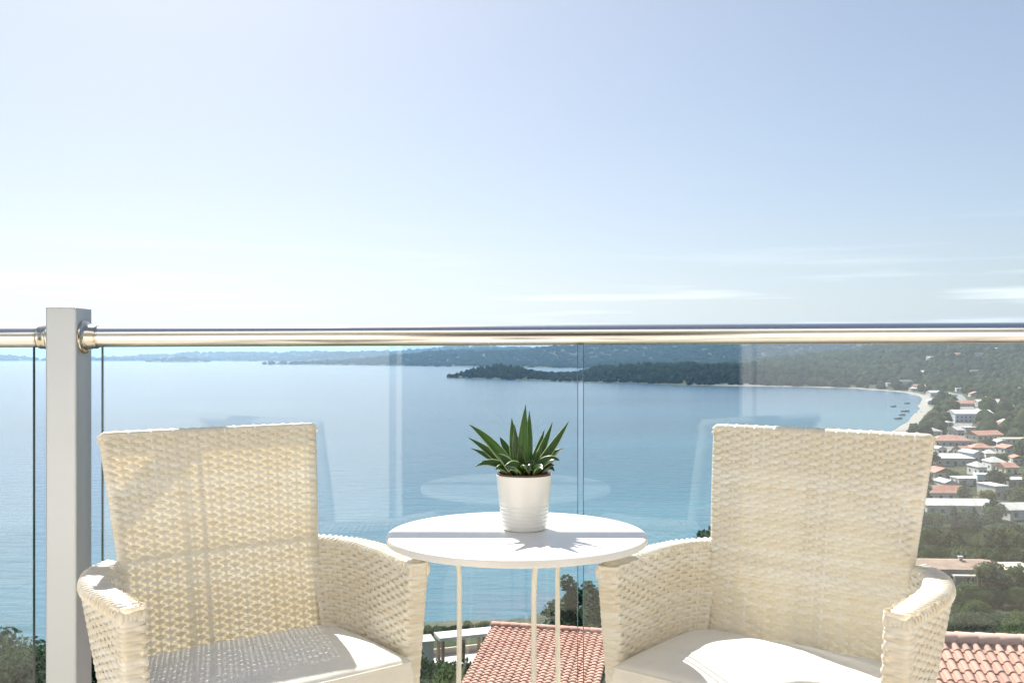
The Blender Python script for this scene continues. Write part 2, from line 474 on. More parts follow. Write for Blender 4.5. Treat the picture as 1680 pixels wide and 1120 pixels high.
def sea_mat():
    m, nt, out = mat_new('sea_water')
    geo = N(nt, 'ShaderNodeNewGeometry')
    a = N(nt, 'ShaderNodeAttribute'); a.attribute_name = 'shore'
    # broad wind lanes
    mp1 = N(nt, 'ShaderNodeMapping'); mp1.inputs['Scale'].default_value = (.0012, .0045, 1)
    nt.links.new(geo.outputs['Position'], mp1.inputs[0])
    nl = N(nt, 'ShaderNodeTexNoise'); nl.inputs['Scale'].default_value = 1.0; nl.inputs['Detail'].default_value = 6; nl.inputs['Roughness'].default_value = .6
    nt.links.new(mp1.outputs[0], nl.inputs['Vector'])
    cr = N(nt, 'ShaderNodeValToRGB'); el = cr.color_ramp.elements
    el[0].position = 0; el[0].color = (.034, .096, .162, 1)
    el[1].position = 1; el[1].color = (.048, .158, .205, 1)
    nt.links.new(a.outputs['Fac'], cr.inputs[0])
    hs = N(nt, 'ShaderNodeHueSaturation')
    r = N(nt, 'ShaderNodeMapRange'); r.inputs['From Min'].default_value = .3; r.inputs['From Max'].default_value = .7
    r.inputs['To Min'].default_value = .76; r.inputs['To Max'].default_value = 1.24
    nt.links.new(nl.outputs['Fac'], r.inputs['Value']); nt.links.new(r.outputs[0], hs.inputs['Value'])
    nt.links.new(cr.outputs[0], hs.inputs['Color'])
    # weed and rock under the shallow water right at the foot of the slope
    b2 = N(nt, 'ShaderNodeAttribute'); b2.attribute_name = 'weed'
    nw = N(nt, 'ShaderNodeTexNoise'); nw.inputs['Scale'].default_value = .06; nw.inputs['Detail'].default_value = 5
    nt.links.new(geo.outputs['Position'], nw.inputs['Vector'])
    rw = N(nt, 'ShaderNodeMapRange'); rw.inputs['From Min'].default_value = .44; rw.inputs['From Max'].default_value = .66
    nt.links.new(nw.outputs['Fac'], rw.inputs['Value'])
    mw = N(nt, 'ShaderNodeMath', operation='MULTIPLY'); nt.links.new(rw.outputs[0], mw.inputs[0]); nt.links.new(b2.outputs['Fac'], mw.inputs[1])
    mx = N(nt, 'ShaderNodeMixRGB'); mx.inputs['Color2'].default_value = (.10, .13, .19, 1)
    nt.links.new(mw.outputs[0], mx.inputs['Fac']); nt.links.new(hs.outputs[0], mx.inputs['Color1'])
    # waves
    mp2 = N(nt, 'ShaderNodeMapping'); mp2.inputs['Scale'].default_value = (.07, .19, 1); mp2.inputs['Rotation'].default_value = (0, 0, .35)
    nt.links.new(geo.outputs['Position'], mp2.inputs[0])
    w1 = N(nt, 'ShaderNodeTexNoise'); w1.inputs['Scale'].default_value = 1; w1.inputs['Detail'].default_value = 5; w1.inputs['Roughness'].default_value = .55
    nt.links.new(mp2.outputs[0], w1.inputs['Vector'])
    bp = N(nt, 'ShaderNodeBump'); bp.inputs['Strength'].default_value = .8; bp.inputs['Distance'].default_value = .9
    nt.links.new(w1.outputs['Fac'], bp.inputs['Height'])
    p = N(nt, 'ShaderNodeBsdfPrincipled'); p.inputs['Roughness'].default_value = .16; p.inputs['IOR'].default_value = 1.33
    nt.links.new(mx.outputs[0], p.inputs['Base Color']); nt.links.new(bp.outputs[0], p.inputs['Normal'])
    nt.links.new(p.outputs[0], out.inputs['Surface'])
    return m
M['sea'] = sea_mat()

# ------------------------------------------------------------------ land and sea
SEA = -55.0
COAST = np.array([(-3000,-3000),(-3000,-2000),(-900,-200),(-500,60),(-200,165),(-98,181),(-82,188),(-18,200),(3,203),(40,250),
 (63,300),(150,470),(260,660),(347,829),(430,1000),(500,1160),(575,1330),(618,1500),(603,1673),(540,1745),(469,1790),
 (324,1933),(150,2122),(57,2231),(-60,2380),(-160,2486),(-190,2560),(-150,2640),(0,2700),(250,2800),(450,2950),
 (700,3300),(520,4300),(187,4833),(-200,5200),(-672,5800),(-1200,6450),(-1530,6692),(-1560,7000),(-900,7600),(-1300,9500),(-2900,11500),
 (-4000,12400),(-5500,13800),(-7500,15500),(-7500,26000),(22000,26000),(22000,-3000)], float)

def seg_dist(x, y, poly):
    d = np.full(x.shape, 1e9); inside = np.zeros(x.shape, bool)
    n = len(poly)
    for i in range(n):
        ax, ay = poly[i]; bx, by = poly[(i+1) % n]
        ex, ey = bx-ax, by-ay
        t = np.clip(((x-ax)*ex+(y-ay)*ey)/(ex*ex+ey*ey), 0, 1)
        d = np.minimum(d, np.hypot(x-ax-t*ex, y-ay-t*ey))
        c = ((ay > y) != (by > y)) & (x < (bx-ax)*(y-ay)/(by-ay+1e-12)+ax)
        inside ^= c
    return np.where(inside, d, -d)

def sstep(a, b, x):
    t = np.clip((x-a)/(b-a), 0, 1); return t*t*(3-2*t)

HILLS = [  # x, y, height, sx, sy
 (1950,3300,118,900,800), (1250,2500,40,420,500), (2700,2300,120,900,900), (1500,1900,26,500,500),
 (600,6600,105,1100,700), (1900,6000,135,1000,900), (3600,6500,165,1500,1200), (-500,7000,62,500,500),
 (-300,9200,92,900,700), (1300,9000,130,1200,900), (3200,9500,175,1500,900), (-1700,11200,92,900,700), (-2900,13400,92,900,700), (-600,13000,140,1700,900),
 (-4300,14600,108,1200,700), (-5900,15900,90,900,700), (2500,13000,200,2200,900)]
ISLES = [(-7000,13000,62,520,380), (-3560,10100,34,300,160), (-5200,12600,40,420,250), (-1640,6780,12,130,90)]

def terrain(x, y):
    x = np.asarray(x, float); y = np.asarray(y, float)
    rr = np.hypot(x, y)
    wob = (fbm(x/90, y/90, 3, 5)-.5)*np.clip(rr*.06, 4, 90)
    d = seg_dist(x, y, COAST) + wob*np.clip((rr-150)/400, 0, 1)*(1-.88*sstep(120, 260, x)*sstep(1900, 1700, y))
    az = np.degrees(np.arctan2(x, np.maximum(y, 1e-3)))
    k = .245 - .047*sstep(10, 28, az)
    own = np.maximum(0, 44.5 - k*rr)
    own = np.minimum(own, np.maximum(d, 0)*.55)
    h = np.clip(d*.06, -6, 5) + own + np.clip(d-60, 0, 900)*.006
    big = np.zeros_like(x)
    for hx, hy, A, sx, sy in HILLS:
        big = np.maximum(big, A*np.exp(-((x-hx)/sx)**2-((y-hy)/sy)**2)) * .55 + (big + A*np.exp(-((x-hx)/sx)**2-((y-hy)/sy)**2)) * .45
    big = big*(.72+.56*fbm(x/420, y/420, 5, 11))
    h = h + big*sstep(20, 420, d)
    # wooded headland
    pen = sstep(-260, -60, x)*sstep(520, 330, x)*sstep(1750, 1950, y)*sstep(2850, 2650, y)
    pw = sstep(900, 350, x)*sstep(1780, 1900, y)*sstep(2950, 2600, y)
    prof = .10 + 1.15*np.exp(-((x+55)/90)**2) + .95*sstep(140, 300, x)
    h = h + np.clip(d, 0, 90)*.20*pw*prof*(.45+.9*fbm(x/110, y/110, 3, 3))
    for hx, hy, A, sx, sy in ISLES:
        q = np.exp(-((x-hx)/sx)**2-((y-hy)/sy)**2)*(.6+.8*fbm(x/200, y/200, 4, 31))
        h = np.maximum(h, A*(q-.25))
        d = np.where(q > .3, np.maximum(d, 30), d)
    h = h + np.where(d > 3, (fbm(x/14, y/14, 3, 2)-.5)*1.2, 0)
    # flat shelf under the balcony house
    return SEA + h, d

def tz(x, y):
    return float(terrain(np.array([x]), np.array([y]))[0][0])

def ground_px(px, py, off=0.0, ymin=6.0, ymax=16000.0):
    """first point of the land on the ray through a picture point"""
    d = px_dir(px, py)
    Y = np.exp(np.linspace(math.log(ymin), math.log(ymax), 2500))
    z, _ = terrain(d[0]*Y, Y)
    z = np.maximum(z, SEA) + off
    zr = EYE + d[2]*Y
    i = np.argmax(zr <= z)
    if zr[i] > z[i]: return None
    return Vector((d[0]*Y[i], Y[i], float(z[i]-off)))

ang = np.concatenate([np.arange(-180, -44, 6.0), np.arange(-44, -31, 1.0), np.arange(-31, 33, .16), np.arange(33, 46, 1.0), np.arange(46, 181, 6.0)])
ang[-1] = 180
rad = np.concatenate([[3.0], np.exp(np.linspace(math.log(8), math.log(20000), 330))])
A_, R_ = np.meshgrid(np.radians(ang), rad)
X_ = R_*np.sin(A_); Y_ = R_*np.cos(A_)
Z_, D_ = terrain(X_, Y_)
near_house = np.hypot(X_, Y_+4) < 14
Z_ = np.where(near_house, np.minimum(Z_, -4.5), Z_)
nr, na = X_.shape
idx = np.arange(nr*na).reshape(nr, na)
F_ = np.stack([idx[:-1, :-1], idx[:-1, 1:], idx[1:, 1:], idx[1:, :-1]], -1).reshape(-1, 4)[:, ::-1]
keepf = (Z_.ravel()[F_].max(1) > SEA-2.0)
sand = sstep(17, 9, D_)*sstep(620, 760, Y_)*sstep(230, 300, X_)*sstep(1900, 1780, Y_) + .25*sstep(12, 4, D_)*sstep(900, 500, Y_)
me = mesh_np('hillside_terrain', np.stack([X_, Y_, Z_], -1).reshape(-1, 3), F_[keepf], M['terrain'], True, {'sand': np.clip(sand, 0, 1).ravel()})
tag(link(bpy.data.objects.new('terrain', me)), kind='structure')

ang2 = np.concatenate([np.arange(-180, -44, 6.0), np.arange(-44, -32, 1.0), np.arange(-32, 33, .3), np.arange(33, 46, 1.0), np.arange(46, 181, 6.0)]); ang2[-1] = 180
rad2 = np.exp(np.linspace(math.log(60), math.log(42000), 200))
A2, R2 = np.meshgrid(np.radians(ang2), rad2)
X2 = R2*np.sin(A2); Y2 = R2*np.cos(A2)
_, D2 = terrain(X2, Y2)
nr, na = X2.shape
idx = np.arange(nr*na).reshape(nr, na)
F2 = np.stack([idx[:-1, :-1], idx[:-1, 1:], idx[1:, 1:], idx[1:, :-1]], -1).reshape(-1, 4)[:, ::-1]
shore = np.exp(-np.maximum(-D2, 0)/140.0)*sstep(1500, 700, R2)
weed = sstep(-26, -4, D2)*sstep(420, 330, R2)*sstep(-40, -10, X2)
me = mesh_np('sea_surface', np.stack([X2, Y2, np.full_like(X2, SEA)], -1).reshape(-1, 3), F2, M['sea'], True, {'shore': shore.ravel(), 'weed': weed.ravel()})
tag(link(bpy.data.objects.new('sea', me)), kind='structure')

# the shore road behind the beach
def strip(pts, w, name, mat, lift=.25):
    P = np.array(pts, float)
    t = np.linspace(0, 1, len(P)); tt = np.linspace(0, 1, 90)
    xs = np.interp(tt, t, P[:, 0]); ys = np.interp(tt, t, P[:, 1])
    dx = np.gradient(xs); dy = np.gradient(ys); L = np.hypot(dx, dy)
    nx, ny = dy/L, -dx/L
    V = []
    for s in (-.5, .5):
        x = xs+nx*w*s; y = ys+ny*w*s
        z, _ = terrain(xs, ys)
        V.append(np.stack([x, y, np.maximum(z, SEA+1)+lift], -1))
    V = np.concatenate(V); n = 90
    F = np.array([(i, i+1, n+i+1, n+i) for i in range(n-1)])
    o = link(bpy.data.objects.new(name, mesh_np(name, V, F[:, ::-1], mat)))
    return o
def inland(off, j0, j1):
    P = COAST[j0:j1]; out = []
    for i in range(len(P)):
        a = P[max(i-1, 0)]; b = P[min(i+1, len(P)-1)]
        t = (b-a)/np.linalg.norm(b-a)
        out.append(P[i]+np.array([t[1], -t[0]])*off)
    return out
tag(strip(inland(46, 11, 18), 13, 'road', M['road'], .9), kind='structure')

# ------------------------------------------------------------------ the balcony: slab, house front behind the camera
m = MB(); m.box((-3.4, -.6, -.22), (3.4, 2.83, 0)); o = m.build('balcony_floor', M['floor']); tag(o, kind='structure')
m = MB(); m.box((-3.4, -.6, -.34), (3.4, 2.80, -.223)); o = m.build('balcony_slab', M['concrete']); tag(o, kind='structure')
# the house wall with a wide door opening; it only shows as a reflection in the glass
WY = -.62
m = MB()
m.box((-4.2, WY-.25, -5), (-.78, WY, 3.0)); m.box((1.55, WY-.25, -5), (4.2, WY, 3.0))
m.box((-.78, WY-.25, 2.25), (1.55, WY, 3.0)); m.box((-.78, WY-.25, -5), (1.55, WY, -.003))
m.box((-4.2, WY-.25, 3.0), (4.2, WY, 5.6))
hw = m.build('house_wall', M['wall_white']); tag(hw, kind='structure')
m = MB(); m.box((-4.2, WY+.003, 2.72), (4.2, .75, 2.92)); m.build('upper_balcony', M['concrete'], hw)
m = MB()
m.box((-.776, WY-.17, .003), (-.71, WY-.09, 2.247)); m.box((1.48, WY-.17, .003), (1.546, WY-.09, 2.247)); m.box((-.71, WY-.17, 2.18), (1.48, WY-.09, 2.247))
m.build('door_frame', M['door_alu'], hw)
m = MB()  # dim room behind
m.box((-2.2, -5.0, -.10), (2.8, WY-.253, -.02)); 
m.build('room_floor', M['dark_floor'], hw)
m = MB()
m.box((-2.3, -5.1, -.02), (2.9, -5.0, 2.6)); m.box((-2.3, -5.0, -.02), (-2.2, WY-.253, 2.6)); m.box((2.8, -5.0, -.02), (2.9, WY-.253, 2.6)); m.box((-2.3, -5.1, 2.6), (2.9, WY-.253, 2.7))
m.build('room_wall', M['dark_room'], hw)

# ------------------------------------------------------------------ glass balustrade
RY = 2.69
def rail_z(x): return 1.136 + (x+1.2)*.0045
def make_post(x0, x1, label):
    p = empty('balustrade_post', ((x0+x1)/2, RY, 0))
    tag(p, label, 'post', 'balustrade posts')
    w = (x1-x0)/2
    m = MB(); m.box((-w, -.05, 0), (w, .05, 1.219)); m.build('tube', M['alu'], p, bevel=.0055, seg=3)
    m = MB(); m.box((-w-.02, -.07, 0.001), (w+.02, .07, .012)); m.build('base_plate', M['alu'], p, bevel=.002)
    for s in (-1, 1):
        prof = [(0, 0), (.047, 0), (.0475, .003), (.046, .006), (.040, .0075), (.0365, .010), (.0345, .012), (.0345, .022), (.0335, .024), (.0335, .036), (.031, .040), (.0292, .0405), (.0292, .046)]
        m = MB(); zc = rail_z((x0+x1)/2 + s*w)
        m.lathe([(r, s*(w+.0005+z)) for r, z in prof], 40, (0, 0, zc), axis='x')
        o = m.build('rail_flange', M['steel_collar'], p, fix=True); smooth_angle(o, 30)
    return p
make_post(-1.302, -1.2155, 'square satin aluminium post left of the chairs, rising above the handrail')
make_post(1.70, 1.7865, 'square satin aluminium post standing just beyond the right edge')
def rail(xa, xb, label):
    m = MB(); m.tube([(xa, RY, rail_z(xa)), (xb, RY, rail_z(xb))], .029, 48)
    o = m.build('handrail', M['steel']); smooth_angle(o, 50)
    tag(o, label, 'handrail', 'steel handrail lengths')
rail(-1.2155+.041, 1.70-.041, 'long round polished steel handrail running across behind both chairs')
rail(-3.3, -1.302-.041, 'short length of polished steel handrail left of the square post')
def pane(xa, xb, label):
    p = empty('glass_panel', ((xa+xb)/2, RY, 0)); tag(p, label, 'glass panel', 'balustrade glass panels')
    w = (xb-xa)/2
    m = MB(); zt = rail_z((xa+xb)/2)-.02
    x0, x1, y0, y1, z0 = -w, w, -.005, .005, .05
    m.add([(x0,y0,z0),(x1,y0,z0),(x1,y0,zt),(x0,y0,zt)], [(0,1,2,3)])
    m.add([(x0,y1,z0),(x1,y1,z0),(x1,y1,zt),(x0,y1,zt)], [(3,2,1,0)])
    m.build('pane', M['glass'], p)
    m = MB()
    m.add([(x0,y0,z0),(x0,y0,zt),(x0,y1,zt),(x0,y1,z0)], [(0,1,2,3)])
    m.add([(x1,y0,z0),(x1,y0,zt),(x1,y1,zt),(x1,y1,z0)], [(3,2,1,0)])
    m.add([(x0,y0,z0),(x1,y0,z0),(x1,y1,z0),(x0,y1,z0)], [(3,2,1,0)])
    for xe, sg in ((x0, 1), (x1, -1)):
        m.box((xe-sg*.0006, -.0056, z0), (xe+sg*.0011, .0056, zt))
    m.build('polished_edge', M['glass_edge'], p)
    m = MB(); m.box((x0+.02, -.022, .0), (x1-.02, .022, .075)); m.build('floor_channel', M['alu'], p, bevel=.003)
pane(-1.164, .187, 'wide clear glass panel behind the left chair and the table')
pane(.2025, 1.60, 'clear glass panel behind the right chair, reflecting the house wall')
pane(-2.9, -1.358, 'narrow visible strip of clear glass left of the square post')

# ------------------------------------------------------------------ round table
TX, TY, TZ, TR = 848, 2.27, .66, .31
tx = (848-840)/FPX*TY
tb = empty('round_table', (tx, TY, 0)); tag(tb, 'round white metal side table with three slim legs between the two chairs', 'table')
m = MB()
th = .0185
prof = [(0, 0), (TR-.010, 0), (TR-.004, -.0008), (TR-.001, -.003), (TR, -.006), (TR, -th+.002), (TR-.002, -th), (TR-.016, -th), (TR-.017, -.010), (0, -.010)]
m.lathe([(r, TZ+z) for r, z in prof], 128)
o = m.build('tabletop', M['table_white'], tb, fix=True); smooth_angle(o, 35)
for a in (165, 285, 45):
    ca, sa = math.cos(math.radians(a)), math.sin(math.radians(a))
    R0 = .145
    pts = [(.262, TZ-.016), (.235, TZ-.016), (.205, TZ-.019), (.18, TZ-.029), (.162, TZ-.046), (.152, TZ-.066), (.147, TZ-.09), (.145, TZ-.12), (.145, .40), (.148, .20), (.17, .08), (.20, .012)]
    # fine curve
    m = MB(); m.tube([(r*ca, r*sa, z) for r, z in pts], .0062, 14); o = m.build('leg', M['table_leg'], tb, True)
m = MB()
ring = [(.148*math.cos(t), .148*math.sin(t), .20) for t in np.linspace(0, 2*PI, 49)]
m.tube(ring, .0045, 10, caps=False); m.build('leg_ring', M['table_leg'], tb, True)

# ------------------------------------------------------------------ pot and plant
PX, PY = (860-840)/FPX*2.31, 2.31
m = MB(); b = TZ+.0008
pr = [(0, .004), (.045, .004), (.0505, .0), (.0525, .002), (.054, .006)]
z = .006
def rad_at(z): return .0535 + (.0680-.0535)*(z/.132)**.95
zz = np.linspace(.008, .066, 60)
for q in zz:
    pr.append((rad_at(q) + .0013*math.sin(q/.0092*2*PI)*min(1, (q-.006)/.006)*min(1, (.07-q)/.01), q))
for q in np.linspace(.072, .128, 8): pr.append((rad_at(q), q))
pr += [(.0685, .130), (.0685, .1325), (.0672, .1335), (.0655, .132), (.065, .10), (.055, .01), (0, .009)]
m.lathe([(r, z) for r, z in pr], 72)
o = m.build('plant_pot', M['pot_white'], fix=True); smooth_angle(o, 40)
o.location = (PX, PY, b); tag(o, 'white glazed plant pot with ribbed lower half standing on the table', 'plant pot')
pl = empty('succulent_plant', (PX, PY, b)); tag(pl, 'dark green spiky succulent with pale leaf edges in the white pot', 'plant')
m = MB(); m.lathe([(.040, .016), (.060, .12), (.0615, .1365), (.0645, .137), (.0648, .1345), (.0640, .134), (.0632, .1365), (.0600, .1345), (.0575, .118)], 56)
o = m.build('nursery_pot', M['nursery'], pl, fix=True); smooth_angle(o, 40)
m = MB(); m.lathe([(0, .125), (.02, .1265), (.04, .1235), (.0585, .121)], 32); m.build('soil', M['soil'], pl, True)

def leaf_mat():
    m, nt, out = mat_new('succulent_leaf')
    ed = N(nt, 'ShaderNodeAttribute'); ed.attribute_name = 'edge'
    al = N(nt, 'ShaderNodeAttribute'); al.attribute_name = 'along'
    tcn = N(nt, 'ShaderNodeTexCoord')
    mp = N(nt, 'ShaderNodeMapping'); mp.inputs['Scale'].default_value = (1, 1, 1)
    nt.links.new(tcn.outputs['Object'], mp.inputs[0])
    vo = N(nt, 'ShaderNodeTexVoronoi'); vo.inputs['Scale'].default_value = 420
    nt.links.new(mp.outputs[0], vo.inputs['Vector'])
    sp = N(nt, 'ShaderNodeMapRange'); sp.inputs['From Min'].default_value = .22; sp.inputs['From Max'].default_value = .38; sp.inputs['To Min'].default_value = .55; sp.inputs['To Max'].default_value = 0
    nt.links.new(vo.outputs['Distance'], sp.inputs['Value'])
    cr = N(nt, 'ShaderNodeValToRGB'); el = cr.color_ramp.elements
    el[0].position = 0; el[0].color = (.17, .25, .035, 1); el[1].position = .95; el[1].color = (.036, .078, .034, 1)
    e = el.new(.35); e.color = (.060, .13, .030, 1)
    e = el.new(.975); e.color = (.15, .085, .04, 1)
    nt.links.new(al.outputs['Fac'], cr.inputs[0])
    m1 = N(nt, 'ShaderNodeMixRGB'); m1.inputs['Color2'].default_value = (.20, .27, .14, 1)
    nt.links.new(sp.outputs[0], m1.inputs['Fac']); nt.links.new(cr.outputs[0], m1.inputs['Color1'])
    er = N(nt, 'ShaderNodeMapRange'); er.inputs['From Min'].default_value = .80; er.inputs['From Max'].default_value = .93
    nt.links.new(ed.outputs['Fac'], er.inputs['Value'])
    m2 = N(nt, 'ShaderNodeMixRGB'); m2.inputs['Color2'].default_value = (.46, .50, .28, 1)
    nt.links.new(er.outputs[0], m2.inputs['Fac']); nt.links.new(m1.outputs[0], m2.inputs['Color1'])
    p = N(nt, 'ShaderNodeBsdfPrincipled'); p.inputs['Roughness'].default_value = .33
    nt.links.new(m2.outputs[0], p.inputs['Base Color'])
    t = N(nt, 'ShaderNodeBsdfTranslucent'); t.inputs['Color'].default_value = (.22, .42, .05, 1)
    ms = N(nt, 'ShaderNodeMixShader'); ms.inputs[0].default_value = .30
    nt.links.new(p.outputs[0], ms.inputs[1]); nt.links.new(t.outputs[0], ms.inputs[2])
    nt.links.new(ms.outputs[0], out.inputs['Surface'])
    return m
M['leaf'] = leaf_mat()

def leaf(base, tip, bow, w, up=(0, 0, 1)):
    """thick boat-shaped leaf: base -> tip (plant local), bow = sideways lift of the middle"""
    base = Vector(base); tip = Vector(tip); bow = Vector(bow)
    n = 14; V = []; F = []; ed = []; al = []
    c = (base+tip)/2 + bow
    up = Vector(up)
    ring = [(-1, .0), (-.72, .10), (-.35, -.03), (0, -.07), (.35, -.03), (.72, .10), (1, .0), (.7, -.27), (.3, -.40), (0, -.43), (-.3, -.40), (-.7, -.27)]
    for i in range(n+1):
        t = i/n
        p = base*(1-t)**2 + c*2*t*(1-t) + tip*t*t
        tan = ((c-base)*(1-t) + (tip-c)*t).normalized()
        side = tan.cross(up)
        side = side.normalized() if side.length > 1e-4 else Vector((1, 0, 0))
        nn = side.cross(tan).normalized()
        wid = w*(.62+.38*min(1, t/.35))*(1-max(0, (t-.35)/.65)**1.9)*.5
        wid = max(wid, .0006)
        for a, h in ring:
            V.append(p + side*a*wid + nn*h*wid*1.25); ed.append(abs(a)); al.append(t)
    m_ = len(ring)
    for i in range(n):
        for k in range(m_):
            k2 = (k+1) % m_
            F.append((i*m_+k, i*m_+k2, (i+1)*m_+k2, (i+1)*m_+k))
    F.append(tuple(range(m_))); F.append(tuple(n*m_+k for k in range(m_))[::-1])
    me = mesh_np('leaf', V, F, M['leaf'], True, {'edge': ed, 'along': al})
    return link(bpy.data.objects.new('leaf', me), pl)

def LP(zx, zy, dy):    # picture point (8x crop coordinates) at depth offset dy -> plant local
    w = at(760+zx/8, 650+zy/8, PY+dy)
    return Vector((w.x-PX, w.y-PY, w.z-b))
# tip (crop px), depth offset of tip, base offset (x,y), bow (x,y,z), width
LV = [
 ((820,110), -.005, (-.004,-.004), (-.006,0,.0), .0200, (0,1,.15)),
 ((868,190), .03, (.004,.012), (.004,.004,0), .0165, (0,1,.1)),
 ((637,285), .02, (-.014,.004), (-.005,.004,.01), .0185, (.1,1,.1)),
 ((675,370), .0, (-.011,-.004), (-.003,0,.0), .0150, (0,1,.2)),
 ((80,370), -.03, (-.014,-.010), (.002,0,.026), .0210, (.25,-.9,.5)),
 ((65,540), .01, (-.018,.002), (0,0,.018), .0175, (.2,-.8,.7)),
 ((100,680), .04, (-.018,.012), (0,0,.018), .0175, (.1,-.7,.8)),
 ((160,920), -.035, (-.016,-.012), (-.004,-.004,.046), .0190, (.1,-.8,.8)),
 ((262,780), .05, (-.018,.016), (0,0,.026), .0170, (0,-.5,1)),
 ((330,885), -.02, (-.018,-.004), (-.004,0,.022), .0200, (0,-.7,.8)),
 ((480,535), .05, (-.010,.016), (-.012,0,.034), .0180, (.3,-.7,.8)),
 ((450,755), -.055, (-.010,-.014), (-.004,-.008,.016), .0235, (.3,-.9,.6)),
 ((545,915), -.080, (.004,-.014), (.010,-.014,.034), .0225, (.1,-.9,.7)),
 ((870,1025), -.090, (.004,-.012), (-.008,-.02,.062), .0190, (0,-1,.9)),
 ((1270,848), -.05, (.010,-.012), (.006,-.006,.046), .0215, (0,-.8,.8)),
 ((1315,680), -.01, (.016,-.004), (.002,0,.024), .0200, (-.2,-.6,.8)),
 ((1385,330), -.015, (.012,-.006), (.004,0,-.002), .0200, (-.5,-.8,.5)),
 ((1172,340), .02, (.010,.004), (.004,0,-.004), .0185, (-.5,-.8,.5)),
 ((1065,440), .05, (.010,.012), (.002,0,.004), .0160, (-.5,-.8,.5)),
 ((1222,625), .03, (.014,.008), (.004,0,.008), .0180, (-.4,-.7,.7)),
 ((1195,905), -.03, (.016,-.008), (.004,0,.024), .0200, (-.1,-.8,.8)),
 ((1195,985), -.03, (.020,-.006), (.016,-.004,.036), .0175, (0,-.5,.9)),
 ((1250,805), .03, (.018,.010), (.004,0,.020), .0175, (-.2,-.6,.8)),
 ((880,560), .045, (.004,.016), (.002,.004,0), .0160, (0,1,.3)),
 ((1030,650), .0, (.008,.0), (.0,0,.002), .0175, (-.4,-.8,.5)),
 ((735,640), -.02, (-.002,-.012), (0,0,0), .0170, (0,-1,.3)),
 ((600,985), -.078, (-.008,-.012), (-.006,-.010,.034), .0210, (0,-.9,.8)),
 ((1040,955), -.078, (.010,-.014), (.006,-.010,.034), .0215, (0,-.9,.8)),
 ((420,960), -.050, (-.016,-.008), (-.008,-.006,.030), .0190, (0,-.8,.8)),
 ((900,900), -.070, (.006,-.010), (.004,-.010,.036), .0200, (0,-1,.7)),
 ((900,740), .09, (.002,.018), (0,.004,.024), .0180, (0,-.4,1)),
 ((700,760), .09, (-.006,.018), (0,.004,.024), .0180, (0,-.4,1)),
]
for (zx, zy), dy, (bx, by), bow, w, up in LV:
    leaf((bx, by, .122), LP(zx, zy, dy), bow, w*1.38, up)

# ------------------------------------------------------------------ woven armchairs
def ribbons(paths, widths, name, parent, kind='stuff'):
    """paths: list of (P Nx3, side Nx3, normal Nx3); a strand is a slightly domed strip"""
    V = []; F = []; T = []; o = 0
    for i, (P, S, NN) in enumerate(paths):
        w = widths[i]/2; n = len(P)
        dome = w*(.5 if len(P) < 14 else .17)
        v = np.stack([P-S*w-NN*dome*.9, P-S*w*.55+NN*dome*.1, P+NN*dome*.45, P+S*w*.55+NN*dome*.1, P+S*w-NN*dome*.9], 1)
        V.append(v.reshape(-1, 3))
        k = np.arange(n-1)[:, None]*5 + np.arange(4)[None, :] + o
        F.append(np.stack([k, k+5, k+6, k+1], -1).reshape(-1, 4))
        T.append(np.full(n*5, random.random()*.8-.05))
        o += n*5
    me = mesh_np(name, np.concatenate(V), np.concatenate(F), M['rattan'], True, {'tint': np.concatenate(T)})
    ob = link(bpy.data.objects.new(name, me), parent)
    if kind: ob['kind'] = kind
    return ob

def norm(a): return a/np.maximum(np.linalg.norm(a, axis=-1, keepdims=True), 1e-9)

CW, CH = .55, .903
def back_w(z): # half width of the back at height z
    t = np.clip((CH-z)/(CH-.61), 0, 1.0)
    return (.55 - .053*t)/2
def back_v(z, u):
    t = (CH-z)/(CH-.61)
    return .068*t + .012*np.sin(np.clip(t/1.8, 0, 1)*PI)*.6 - .016*(1-np.clip(np.abs(u)/.27, 0, 1)**2)*np.clip(.4+.6*t, 0, 1)
